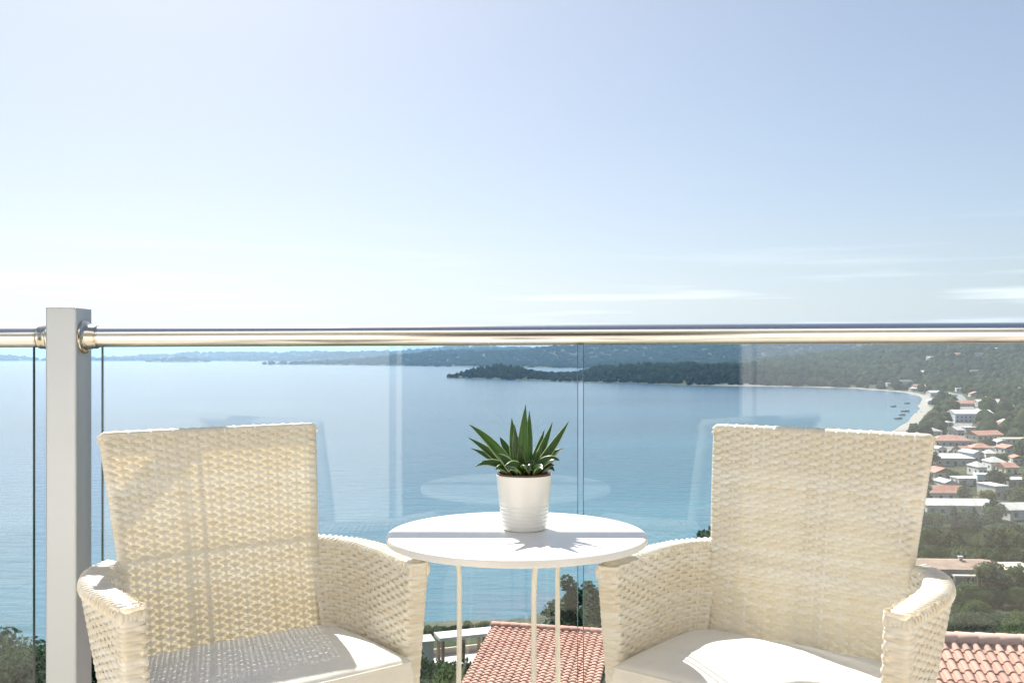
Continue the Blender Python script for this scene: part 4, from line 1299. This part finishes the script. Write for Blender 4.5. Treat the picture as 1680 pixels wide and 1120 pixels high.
house(1650, 690, 28, 'narrow white roofed house just below the bright flat roof', depth=12, h=3.0, roof='flat', rmat='roof_white', wmat='hw_white', yaw=4)
house(1632, 640, 30, 'cream stepped house alone on the wooded slope', depth=14, h=6.5, storeys=2, roof='flat', rmat='hw_cream', wmat='hw_cream', yaw=-6)
house(1536, 650, 20, 'white house at the far end of the shore road', depth=14, h=5.0, roof='gable', rmat='roof_white', wmat='hw_white', yaw=4)
house(1512, 637, 22, 'pale low house with pink roof behind the beach', depth=14, h=4.0, roof='gable', rmat='roof_far', wmat='hw_cream', yaw=-5)
house(1486, 632, 24, 'white beach hotel where the sand meets the wood', depth=18, h=8.0, roof='flat', rmat='roof_white', wmat='hw_white', yaw=0)
house(1462, 634, 14, 'tiny white house at the far end of the beach', depth=14, h=6.0, roof='flat', rmat='roof_white', wmat='hw_white', yaw=8)
for i, (x, y, w, lb) in enumerate([(1517, 616, 9, 'lone white tower house on the wooded hill above the beach'), (1555, 588, 8, 'tiny gleaming white house high on the far wooded hill'), (1573, 586, 11, 'small pink walled villa high on the far wooded hill'), (1606, 583, 22, 'white villa with two wings near the top of the far hill'), (1633, 577, 13, 'small white house topmost on the far hill'), (1600, 613, 26, 'long low white wall house halfway up the far hill'), (1528, 592, 12, 'small pale house left of the gleaming white house on the hill')]):
    house(x, y, w, lb, depth=14, h=8 if w < 14 else 7, storeys=2, roof='flat' if i % 2 else 'gable', rmat='roof_white' if i != 2 else 'roof_far', wmat='hw_white', win=False)

more = [(1545,676,16,'white cottage on the inland side of the shore road','roof_white','hw_white'),(1562,652,18,'pale gabled house among trees above the shore road','roof_grey','hw_white'),(1578,642,14,'small white house below the far hill, left of the cream stepped house','roof_white','hw_white'),(1604,650,20,'pink roofed cottage behind the tan roofed house','roof_far','hw_cream'),(1655,648,18,'white house in trees left of the dark conifers','roof_white','hw_white'),(1530,664,14,'tiny white kiosk beside the shore road','roof_white','hw_white'),(1645,662,18,'small tan house above the bright flat roof','roof_far','hw_beige'),(1535,716,22,'white house squeezed between chair top and hip roof','roof_grey','hw_white'),(1592,712,22,'small grey roofed house behind the terracotta hip roof','roof_grey','hw_white'),(1660,745,26,'terracotta roofed cottage under the long pale flat roof','roof_far','hw_white'),(1640,772,24,'grey roofed farmhouse in the olive grove','roof_grey','hw_white'),(1602,758,20,'pale blue walled cottage right of the bright white roof','roof_white','hw_blue'),(1660,778,22,'tiny pink roofed cottage at the grove edge','roof_far','hw_cream'),(1560,808,20,'white hut peeping over the bright terracotta roof','roof_white','hw_white'),(1640,818,24,'small white cottage right of the yellow green tree','roof_white','hw_white'),(1660,700,24,'pale roofed house right of the terracotta long house','roof_grey','hw_cream'),(1674,640,16,'white villa among the conifers at the right edge','roof_white','hw_white')]
for i, (x, y, w, lb, rm, wm) in enumerate(more):
    house(x, y, w, lb, depth=8+i % 4, h=3.0+(i % 3)*.7, roof=('gable', 'hip', 'flat')[i % 3] if rm != 'roof_white' else ('flat', 'gable')[i % 2], rmat=rm, wmat=wm, yaw=random.uniform(-14, 14), along=i % 2 == 0, win=True)

extra = [(1558,690,14,'tiny tan cottage at the roadside below the pale blue hall','roof_far','hw_beige'),(1612,680,16,'small white annex at the right end of the pale blue hall','roof_white','hw_white'),(1574,716,14,'narrow grey cottage wedged behind the hip roof','roof_grey','hw_grey'),(1648,734,18,'small white block in the trees under the tan gable','roof_white','hw_white'),(1584,748,18,'pink roofed cottage just above the bright white roof','roof_far','hw_cream'),(1630,758,16,'little cream hut in the olive trees','roof_grey','hw_cream'),(1676,762,18,'white walled cottage with red roof at the right edge','roof_far','hw_white'),(1612,780,14,'tiny grey roofed hut beside the white cube house','roof_grey','hw_white'),(1552,660,12,'tiny white house behind the beach trees','roof_white','hw_white'),(1618,656,14,'tan gabled cottage under the cream stepped house','roof_far','hw_beige'),(1596,634,12,'pale cottage in the wood left of the cream stepped house','roof_white','hw_cream'),(1668,688,14,'narrow pink roofed house at the right edge','roof_far','hw_cream'),(1545,745,16,'grey roofed cottage hard against the chair back','roof_grey','hw_white'),(1500,641,12,'small white house on the edge of the sand','roof_white','hw_white')]
for i, (x, y, w, lb, rm, wm) in enumerate(extra):
    house(x, y, w, lb, depth=7+i % 4, h=3.0+(i % 3)*.6, roof=('gable', 'hip')[i % 2] if rm != 'roof_white' else ('flat', 'gable')[i % 2], rmat=rm, wmat=wm, yaw=random.uniform(-16, 16), along=i % 3 != 0)

# white shed and seaside pergola below the table
p = at(770, 1078, 72)
gz = p.z
pg = empty('seaside_pergola', (p.x, p.y, gz), math.radians(20)); tag(pg, 'white slab roofed pergola on brown posts over a pale terrace by the sea', 'pergola')
m = MB(); m.box((-2.6, -1.0, 1.75), (2.9, .7, 2.0)); m.build('roof_slab', M['roof_white'], pg, bevel=.02)
for x in (-2.3, -.7, .9, 2.5):
    for y in (-.75, .45):
        m = MB(); m.box((x-.11, y-.11, 0), (x+.11, y+.11, 1.747)); m.build('post', M['timber'], pg)
m = MB(); m.box((-6.5, -2.6, -.4), (4.6, 1.6, -.003)); m.build('terrace', M['roof_white'], pg)
m = MB(); m.box((-6.5, 1.3, 0), (4.6, 1.5, .5)); m.build('parapet', M['hw_beige'], pg)
p = at(696, 1066, 62)
sh = empty('garden_shed', (p.x, p.y, p.z), math.radians(15)); tag(sh, 'small white flat topped shed beside the left chair arm, above garden shrubs', 'shed')
m = MB(); m.box((-.5, -.7, -.6), (.5, .7, .72)); m.build('wall', M['roof_white'], sh); m = MB(); m.box((-.58, -.78, .723), (.58, .78, .80)); m.build('roof', M['roof_grey'], sh)

# ------------------------------------------------------------------ trees
def leaf_cloud(lobes, n, size, seed, flat=.5, droop=0):
    r = np.random.default_rng(seed)
    w = np.array([l[3]*l[4]*l[5] for l in lobes])**.67; w = w/w.sum()
    k = r.choice(len(lobes), n, p=w)
    L = np.array(lobes)[k]
    d = r.normal(size=(n, 3)); d /= np.linalg.norm(d, axis=1, keepdims=True)
    rad_ = r.uniform(.45, 1.04, n)**.6
    P = L[:, :3] + d*L[:, 3:6]*rad_[:, None]
    nn = d*.7 + r.normal(size=(n, 3))*.55; nn /= np.linalg.norm(nn, axis=1, keepdims=True)
    a = np.cross(nn, r.normal(size=(n, 3))); a /= np.linalg.norm(a, axis=1, keepdims=True)
    b_ = np.cross(nn, a)
    s = size*r.uniform(.6, 1.4, n)[:, None]
    V = np.stack([P-a*s, P+b_*s*flat-nn*s*.12, P+a*s, P-b_*s*flat-nn*s*.12], 1).reshape(-1, 3)
    F = np.arange(n*4).reshape(n, 4)
    return V, F

def trunk_mesh(name, h, r0, limbs, seed):
    rr = random.Random(seed); m = MB()
    top = Vector((rr.uniform(-.3, .3), rr.uniform(-.3, .3), h))
    m.tube([(0, 0, -1.0), (top.x*.3+rr.uniform(-.1, .1), top.y*.3, h*.35), (top.x*.7, top.y*.7, h*.7), top], [r0*1.2, r0, r0*.7, r0*.3], 7)
    for lx, ly, lz in limbs:
        s = rr.uniform(.35, .65)
        st = Vector((top.x*s, top.y*s, h*s))
        e = Vector((lx, ly, lz)); mid = (st+e)/2 + Vector((0, 0, -.15))
        m.tube([st, mid, e], [r0*.5, r0*.35, r0*.12], 5)
    return m.mesh(name, M['bark'], True)

def mk_proto(kind, seed, fine=False):
    r = random.Random(seed)
    if kind == 'olive':
        lobes = [(0, 0, 3.9, 1.7, 1.7, 1.3)] + [(1.9*math.cos(a), 1.9*math.sin(a), r.uniform(2.6, 4.1), r.uniform(1.0, 1.5), r.uniform(1.0, 1.5), r.uniform(.9, 1.3)) for a in np.arange(0, 6.2, .8)+r.random()]
        n, sz, th = (7000, .13, 3.0) if fine else (900, .34, 3.0)
    elif kind == 'broad':
        lobes = [(r.uniform(-1.6, 1.6), r.uniform(-1.6, 1.6), r.uniform(2.6, 6.0), r.uniform(1.2, 1.9), r.uniform(1.2, 1.9), r.uniform(1.1, 1.7)) for _ in range(10)]
        n, sz, th = (8000, .16, 4.5) if fine else (950, .42, 4.5)
    elif kind == 'pine':
        lobes = []
        for i in range(13):
            z = 2.2 + i*.62; q = 2.3*(1-(i/13)**1.4)+.35; a = r.uniform(0, 6.28)
            lobes.append((q*.45*math.cos(a), q*.45*math.sin(a), z, q*.75, q*.75, .55))
        n, sz, th = (5200, .17, 9.5) if fine else (900, .40, 9.5)
    elif kind == 'cypress':
        lobes = [(r.uniform(-.1, .1), r.uniform(-.1, .1), 1.2+i*1.0, .85*(1-(i/11)**2)+.15, .85*(1-(i/11)**2)+.15, .9) for i in range(11)]
        n, sz, th = 700, .30, 9
    elif kind == 'shrub':
        lobes = [(r.uniform(-1, 1), r.uniform(-1, 1), r.uniform(.5, 1.2), r.uniform(.6, .9), r.uniform(.6, .9), r.uniform(.5, .8)) for _ in range(7)]
        n, sz, th = (4000, .09, 1.0) if fine else (500, .22, 1.0)
    V, F = leaf_cloud(lobes, n, sz, seed)
    tr = trunk_mesh('trunk', th, .10 if kind == 'shrub' else .2, [(l[0]*.8, l[1]*.8, l[2]) for l in lobes[:7]], seed)
    return tr, V, F
PRO = {}
def proto(kind, seed, mat, fine=False):
    key = (kind, seed, mat, fine)
    if key not in PRO:
        tr, V, F = mk_proto(kind, seed, fine)
        PRO[key] = (tr, mesh_np('crown', V, F, M[mat], False))
    return PRO[key]
def tree(key, loc, scale, rz, label, group=None, name='tree', cat='tree', sz=None):
    tr, cr = proto(*key)
    t = empty(name, loc, rz); t.scale = (scale, scale, sz or scale); tag(t, label, cat, group)
    link(bpy.data.objects.new('trunk', tr), t); link(bpy.data.objects.new('crown', cr), t)
    return t

# near trees the photograph shows singly; height set from the picture
def tree_top(px, py, Y, key, base_h, label, width=None, **kw):
    p = at(px, py, Y); g = tz(p.x, p.y)
    s = (p.z-g)/base_h
    return tree(key, (p.x, p.y, g), width or s, random.uniform(0, 6), label, sz=s, **kw)
tree_top(935, 938, 58, ('pine', 21, 'pine', True), 10.4, 'tall loose conifer rising behind the salmon roof under the table', width=.95, name='pine_tree')
tree_top(972, 948, 62, ('pine', 22, 'olive', True), 10.4, 'grey green tree behind the salmon roof, right of the table legs', width=1.05, name='cypress_tree')
tree_top(1012, 985, 64, ('broad', 23, 'broad', True), 7.4, 'leafy tree beyond the salmon roof, mostly hidden by the right chair arm', width=1.1, name='leafy_tree')
tree_top(890, 1012, 66, ('shrub', 24, 'broad', True), 2.0, 'green bush on the shore just behind the salmon roof ridge', width=1.6, name='shore_bush', cat='bush')
tree_top(1196, 852, 62, ('broad', 25, 'pine', True), 7.4, 'dark round tree crown peeping out left of the right chair back', width=.95, name='dark_tree')
tree_top(20, 1076, 34, ('olive', 26, 'olive', True), 5.2, 'hazy olive tree at the bottom left corner behind the glass', width=.95, name='olive_tree')
tree_top(66, 1062, 38, ('broad', 27, 'pine', True), 7.4, 'dark tree behind the foot of the square post', width=.75, name='dark_tree')
tree_top(158, 1046, 40, ('pine', 28, 'pine', True), 10.4, 'dark conifer between the square post and the left chair arm', width=.7, name='pine_tree')
tree_top(-40, 1040, 42, ('olive', 29, 'olive', True), 5.2, 'olive tree just outside the left edge', width=1.1, name='olive_tree')
for i, (px, py, Y, mt, lb) in enumerate([(706, 1078, 47, 'broad', 'green garden shrub beside the left chair arm'), (727, 1070, 44, 'pine', 'dark garden shrub left of the nearest table leg'), (742, 1092, 41, 'pine', 'dark shrub against the left verge of the salmon roof'), (700, 1108, 38, 'olive', 'grey green shrub lowest beside the left chair arm'), (722, 1100, 38, 'broad', 'low leafy shrub at the bottom edge left of the salmon roof')]):
    tree_top(px, py, Y, ('shrub', 31+i, mt, True), 2.0, lb, width=1.15, name='garden_shrub', cat='shrub')
tree_top(1622, 800, 330, ('broad', 41, 'yellow'), 7.4, 'yellow green round tree above the long grey roof', width=1.15, name='yellow_tree')
tree_top(1548, 640, 1250, ('broad', 42, 'yellow'), 7.4, 'bright yellow green tree by the far end of the shore road', width=2.0, name='yellow_tree')
tree_top(1668, 655, 900, ('pine', 43, 'pine'), 10.4, 'tall dark conifer at the right edge above the white roofs', width=2.4, name='pine_tree')
tree_top(1684, 622, 880, ('pine', 44, 'pine'), 10.4, 'tallest dark conifer standing at the right edge', width=2.4, name='pine_tree')

# trees and shrubs in the dip beyond the pink ridge, in front of the long low house
dip = [(1532,1012,34,'broad','broad'),(1552,1004,46,'broad','pine'),(1573,1010,40,'olive','broad'),(1590,1018,36,'shrub','broad'),(1603,1012,48,'broad','broad'),(1624,1006,50,'broad','pine'),(1645,1000,36,'olive','olive'),(1662,998,44,'broad','broad'),(1684,1004,40,'olive','broad'),
 (1525,1040,30,'shrub','broad'),(1540,1044,34,'shrub','broad'),(1556,1040,30,'olive','broad'),(1575,1043,34,'shrub','broad'),(1590,1046,30,'shrub','broad'),(1608,1042,42,'broad','pine'),(1626,1046,46,'broad','pine'),(1640,1040,22,'shrub','olive'),(1690,1035,30,'olive','olive'),(1510,1030,40,'broad','pine')]
BH = {'broad': 7.4, 'olive': 5.2, 'shrub': 1.9, 'pine': 10.4}
for i, (px, py, hp, kd, mt) in enumerate(dip):
    g = ground_px(px, py, ymin=28)
    if g is None: continue
    s_ = hp*g.y/FPX/BH[kd]
    word = {'broad': 'leafy tree', 'olive': 'olive tree', 'shrub': 'bushy shrub'}[kd]; adj = {'broad': 'green', 'pine': 'dark', 'olive': 'grey green'}[mt]
    row = 'in front of the long low house' if py < 1025 else 'hard against the pink roof ridge'
    tree((kd, 70+i % 4, mt, True), g, s_*1.15, random.uniform(0, 6), f'{adj} {word} {row}, right of the chair arm', 'trees in the dip beyond the pink ridge', word.replace(' ', '_'), cat='shrub' if kd == 'shrub' else 'tree', sz=s_)
for i, (px, py, sc, lb) in enumerate([(694, 1040, .9, 'green shore bush at the water behind the white shed'), (708, 1037, .7, 'low green bush on the shore left of the pergola'), (724, 1039, .8, 'low bush on the shore behind the pergola roof end'), (746, 1034, .6, 'low bush on the shore behind the leftmost table leg'), (768, 1031, .7, 'low shore bush above the middle of the pergola'), (792, 1028, .7, 'low shore bush above the right end of the pergola'), (830, 1022, .7, 'small bush on the shore above the salmon ridge'), (858, 1020, .8, 'green bush at the waterline left of the middle table leg'), (680, 1044, .9, 'shore bush half hidden by the left chair arm')]):
    g = ground_px(px, py, ymin=50)
    if g is None or g.z < SEA+.5: continue
    tree(('shrub', 31+i % 5, 'broad', True), g, sc*1.7, random.uniform(0, 6), lb, 'bushes along the near shore', 'shore_bush', 'bush', sz=sc)

# palm in front of the long low house
def palm(px, py, Y, label):
    p = at(px, py, Y); g = tz(p.x, p.y); H = p.z-g
    t = empty('palm_tree', (p.x, p.y, g)); tag(t, label, 'palm')
    m = MB(); m.tube([(0, 0, -1), (.1, 0, H*.4), (.05, .05, H*.8), (0, 0, H-.6)], [.32, .25, .22, .26], 9); m.build('trunk', M['bark'], t, True)
    V = []; F = []; o = 0
    rr = random.Random(5)
    for k in range(34):
        a = k*2.399; el = 1.2 - 1.9*(k/34); L = rr.uniform(1.7, 2.2)
        for seg in range(9):
            f = seg/9; f2 = (seg+1)/9
            def pt(f): 
                return Vector((math.cos(a)*L*f*math.cos(el)*1.0, math.sin(a)*L*f*math.cos(el), H-.6+L*f*math.sin(el) - 1.1*f*f))
            q, q2 = pt(f), pt(f2); side = Vector((-math.sin(a), math.cos(a), 0))
            w = .34*math.sin(min(1, f*1.15+.08)*PI)+.04
            for s in (-1, 1):
                V += [q, q+(q2-q)*.55, q+side*s*w+(q2-q)*1.3+Vector((0, 0, -w*.5))]; F.append((o, o+1, o+2)); o += 3
    me = mesh_np('frond_crown', V, F, M['palm']); link(bpy.data.objects.new('frond_crown', me), t)
palm(1606, 926, 150, 'fan palm with pale fronds in front of the long low house')

# scattered trees on the slope and plain
import re as _re
def short(lb):
    return _re.split(r' (?:behind|above|beside|at the|among|right of|left of|below|by the|under|half|between|in front|just|where|alone|near|high|halfway|topmost|on the)\b', lb)[0]
HS = []
for ob in bpy.data.objects:
    if ob.get('group') == 'village houses' and ob.parent is None: HS.append((ob.location.x, ob.location.y, short(ob['label'])))
def tree_label(kind, x, y, dflt):
    px = 840+FPX*x/y
    best = None
    for hx, hy, sl_ in HS:
        q = math.hypot(x-hx, y-hy)
        if q < .16*y+8 and (best is None or q < best[0]): best = (q, hx, hy, sl_)
    zone = 'behind the left chair' if px < 690 else 'below the round table' if px < 1000 else 'hidden behind the right chair' if px < 1490 else 'beyond the pink roof ridge' if y < 150 else 'between the village and the long low building' if y < 420 else 'near the shore road'
    if best is None: return f'{kind} on the slope {zone}'
    q, hx, hy, sl_ = best
    dx = px-(840+FPX*hx/hy); dy = (y-hy)/hy*350
    rel = ('right of' if dx > 0 else 'left of') if abs(dx) > abs(dy) else ('behind' if dy > 0 else 'in front of')
    lab = f'{kind} {rel} the {sl_}'
    return lab if len(lab.split()) <= 16 else f'{kind} on the slope {zone}'
LIM = [(-200, 1085), (230, 1085), (231, 1062), (690, 1062), (691, 1085), (905, 1075), (1000, 1040), (1150, 960), (1180, 850), (1240, 800), (1500, 735), (1501, 690), (1560, 660), (1600, 640), (1900, 600)]
lx = [l[0] for l in LIM]; ly = [l[1] for l in LIM]
placed = []
KINDS = [('olive', 'olive', 4.9), ('olive', 'broad', 4.9), ('broad', 'broad', 7.2), ('broad', 'olive', 7.2), ('pine', 'pine', 10), ('cypress', 'pine', 12), ('olive', 'pine', 4.9)]
TL = {'olive': ('olive_tree', 'rounded olive tree in the grove below the right chair', 'olive trees on the slope'),
      'broad': ('leafy_tree', 'broad leafy tree between the village houses', 'leafy trees on the slope'),
      'pine': ('pine_tree', 'dark pine among the village houses', 'pines on the slope'),
      'cypress': ('cypress_tree', 'slim dark cypress among the village houses', 'cypresses on the slope')}
cnt = 0; other = 0
P_in = rng.uniform(0, 1, (40000, 4))
main_ = P_in[:, 3] < .86
PXs = np.where(main_, 1485+P_in[:, 0]*235, -150+P_in[:, 0]*1650)
Ys = np.where(main_, 46*(760/46)**(P_in[:, 1]**.95), 45*(500/45)**P_in[:, 1])
Xs = (PXs-840)/FPX*Ys
Zs, Ds = terrain(Xs, Ys)
for q, px, x, Y, z, d in zip(P_in, PXs, Xs, Ys, Zs, Ds):
    if cnt >= 285: break
    px, x, Y, z, d = float(px), float(x), float(Y), float(z), float(d)
    if not (1485 <= px): 
        if other >= 45: continue
    if d < 8 or (d < 62 and Y > 480): continue
    if math.hypot(x-1, Y-34) < 9 or math.hypot(x-11, Y-20) < 12: continue
    if math.hypot(x+3, Y-72) < 7: continue
    k = KINDS[int(q[2]*len(KINDS)*.999)]
    if k[0] == 'cypress' and random.random() < .7: continue
    s = random.uniform(.75, 1.3)*(.6 if Y < 100 else .8 if Y < 170 else 1.0 if Y < 300 else 1.2)
    top = z+k[2]*s
    py = 585-FPX*(top-EYE)/Y
    if py < np.interp(px, lx, ly): continue
    if px > 1480 and py < (1000 if Y < 150 else 858 if Y < 260 else 770 if Y < 420 else 700): continue
    if Y < 110 and k[0] in ('pine', 'cypress'): continue
    rad_ = 2.6*s
    if any((x-a)**2+(Y-b_)**2 < (rad_*.75+c*.75)**2 for a, b_, c in placed): continue
    # keep clear of houses, and of the line of sight to them just in front
    bad = False
    for hx, hy, hr in HOUSES:
        if (x-hx)**2+(Y-hy)**2 < (hr+rad_*.7)**2: bad = True; break
        pxh = 840+FPX*hx/hy
        if abs(px-pxh) < FPX*(hr*.75)/hy and Y < hy and hy-Y < hy*.14 and py < 585+FPX*(EYE-(tz(hx, hy)+1.2))/hy: bad = True; break
    if bad: continue
    placed.append((x, Y, rad_)); other += px < 1485
    nm, lb, gr = TL[k[0]]
    lb = tree_label({'olive': 'rounded olive tree', 'broad': 'broad leafy tree', 'pine': 'dark pine', 'cypress': 'slim dark cypress'}[k[0]], x, Y, lb)
    tree((k[0], 50+cnt % 3, k[1], Y < 120 and k[0] in ('olive', 'broad')), (x, Y, z-.3), s, random.uniform(0, 6.28), lb, gr, nm)
    cnt += 1

# ------------------------------------------------------------------ far woods: one mass each
def ico(sub):
    bm = bmesh.new(); bmesh.ops.create_icosphere(bm, subdivisions=sub, radius=1)
    V = np.array([v.co for v in bm.verts]); F = np.array([[v.index for v in f.verts] for f in bm.faces]); bm.free()
    return V, F
def blobs(name, P, S, H, tint, sub, mat, seed):
    r = np.random.default_rng(seed)
    V0, F0 = ico(sub); n = len(P); k = len(V0)
    a = r.uniform(0, 6.28, n); ca, sa = np.cos(a), np.sin(a)
    jit = 1+r.normal(size=(n, k))*.17
    X = V0[None, :, 0]*jit; Y = V0[None, :, 1]*jit; Z = V0[None, :, 2]*(1+r.normal(size=(n, k))*.2)
    x = (X*ca[:, None]-Y*sa[:, None])*S[:, None]+P[:, 0:1]; y = (X*sa[:, None]+Y*ca[:, None])*S[:, None]+P[:, 1:2]
    z = Z*H[:, None]+P[:, 2:3]+H[:, None]*.62
    V = np.stack([x, y, z], -1).reshape(-1, 3)
    F = (F0[None]+np.arange(n)[:, None, None]*k).reshape(-1, 3)
    T = np.repeat(tint, k) + r.normal(size=n*k)*.06
    me = mesh_np(name, V, F, M[mat], False, {'tint': np.clip(T, 0, 1)})
    o = link(bpy.data.objects.new(name, me)); return o
HX = np.array([h[0] for h in HOUSES]); HY = np.array([h[1] for h in HOUSES]); HR = np.array([h[2] for h in HOUSES])
def scatter(n, y0, y1, px0, px1, seed, dmin=14):
    r = np.random.default_rng(seed)
    Y = y0*(y1/y0)**r.uniform(0, 1, n); px = r.uniform(px0, px1, n); X = (px-840)/FPX*Y
    z, d = terrain(X, Y)
    ok = (d > dmin) & (z > SEA+.8)
    near = ((X[:, None]-HX)**2+(Y[:, None]-HY)**2 < (HR+4)**2).any(1)
    # open view of each house from the balcony side
    pxh = 840+FPX*HX/HY
    fr = ((np.abs(px[:, None]-pxh) < FPX*HR*.62/HY) & (Y[:, None] < HY) & (HY-Y[:, None] < HY*.05)).any(1)
    ok &= ~near & ~fr
    return X[ok], Y[ok], z[ok], d[ok]
# plain and lower hills
X, Y, z, d = scatter(10500, 620, 3800, 1180, 1740, 5, 20)
ok = ~((Y < 1750) & ((d < 18) | ((d > 34) & (d < 60)))); X, Y, z, d = X[ok], Y[ok], z[ok], d[ok]
ok = ~((X < 640) & (Y > 1780) & (Y < 3000)); X, Y, z = X[ok], Y[ok], z[ok]
g = fbm(X/160, Y/160, 3, 77)
ok = (g > .36) | (Y > 1900); X, Y, z, g = X[ok], Y[ok], z[ok], g[ok]
S = rng.uniform(3.0, 7.5, len(X))*np.clip(Y/1500, .85, 1.9)
tint = np.clip(rng.uniform(0, .75, len(X))*.7+(g-.3)*.7, 0, 1)
o = blobs('hillside_wood', np.stack([X, Y, z], -1), S, S*rng.uniform(.8, 1.25, len(X)), tint, 2, 'forest', 1)
tag(o, 'far hillside woodland covering the hills behind the beach', 'woodland', kind='stuff')
# headland
X, Y, z, d = scatter(11000, 1780, 2950, 700, 1420, 6, 5)
ok = (X < 760); X, Y, z = X[ok], Y[ok], z[ok]
pf = np.clip(.10 + 1.15*np.exp(-((X+55)/90)**2) + .95*sstep(140, 300, X), 0, 1)
S = rng.uniform(3.2, 7.5, len(X))*(.7+.5*fbm(X/60, Y/60, 2, 9))*(.5+.5*pf)
H = S*rng.uniform(.8, 1.5, len(X))
o = blobs('headland_wood', np.stack([X, Y, z], -1), S, H, rng.uniform(0, 1, len(X)), 2, 'forest_dark', 2)
tag(o, 'dark green wood covering the low headland across the bay', 'woodland', kind='stuff')
# far coast
X, Y, z, d = scatter(36000, 2900, 15500, -100, 1780, 7, 25)
S = rng.uniform(10, 22, len(X))*np.clip(Y/5000, .8, 2.2)
o = blobs('distant_wood', np.stack([X, Y, z], -1), S, S*.55, rng.uniform(.1, .9, len(X)), 1, 'forest_dark', 3)
tag(o, 'blue hazed woodland on the distant hills under the handrail', 'woodland', kind='stuff')

# ------------------------------------------------------------------ boats moored off the beach
def boat(px, py, L, label):
    g = at(px, py, 1); t_ = (SEA-EYE)/(g.z-EYE); loc = (g.x*t_, t_, SEA)
    b0 = empty('moored_boat', loc, random.uniform(-.3, .3)); tag(b0, label, 'boat', 'boats moored off the beach')
    V = []; F = []; n = 9
    for i in range(n):
        f = i/(n-1); x = (f-.5)*L; w = L*.16*math.sin(min(1, f*.55+.42)*PI)**.7 if f > .05 else L*.12
        w = max(.02, L*.16*(1-f**3)); zt = .9+.5*f*f
        V += [(x, -w, zt), (x, -w*.7, .0), (x, 0, -.3), (x, w*.7, .0), (x, w, zt)]
    for i in range(n-1):
        for k in range(4): F.append((i*5+k, i*5+k+1, (i+1)*5+k+1, (i+1)*5+k))
    F.append((0, 1, 2, 3, 4))
    link(bpy.data.objects.new('hull', mesh_np('hull', V, F, M['boat'])), b0)
    m = MB(); m.box((-.42*L, -.11*L, .55), (.3*L, .11*L, .62)); m.build('deck', M['boat'], b0)
    m = MB(); m.box((-.1*L, -.07*L, .62), (.12*L, .07*L, 1.7)); m.build('cabin', M['hw_grey'], b0)
for i, (x, y, L, lb) in enumerate([(1485, 675, 9, 'dark moored boat nearest the palms by the beach'), (1474, 687, 8, 'dark moored boat lowest, just above the chair back'), (1466, 667, 7, 'dark moored boat farthest out from the beach'), (1488, 662, 7, 'small dark boat close under the sand'), (1480, 681, 6, 'small dark boat between two others off the beach')]):
    boat(x, y, L, lb)

# ------------------------------------------------------------------ haze over the bay
def haze():
    m, nt, out = mat_new('sea_haze')
    v = N(nt, 'ShaderNodeVolumePrincipled')
    v.inputs['Color'].default_value = (.44, .70, 1.0, 1)
    v.inputs['Density'].default_value = 4.8e-5
    v.inputs['Anisotropy'].default_value = .25
    nt.links.new(v.outputs[0], out.inputs['Volume'])
    return m
m = MB(); m.box((-43000, -43000, SEA-8), (43000, 43000, 320))
o = m.build('haze', haze()); tag(o, kind='stuff')
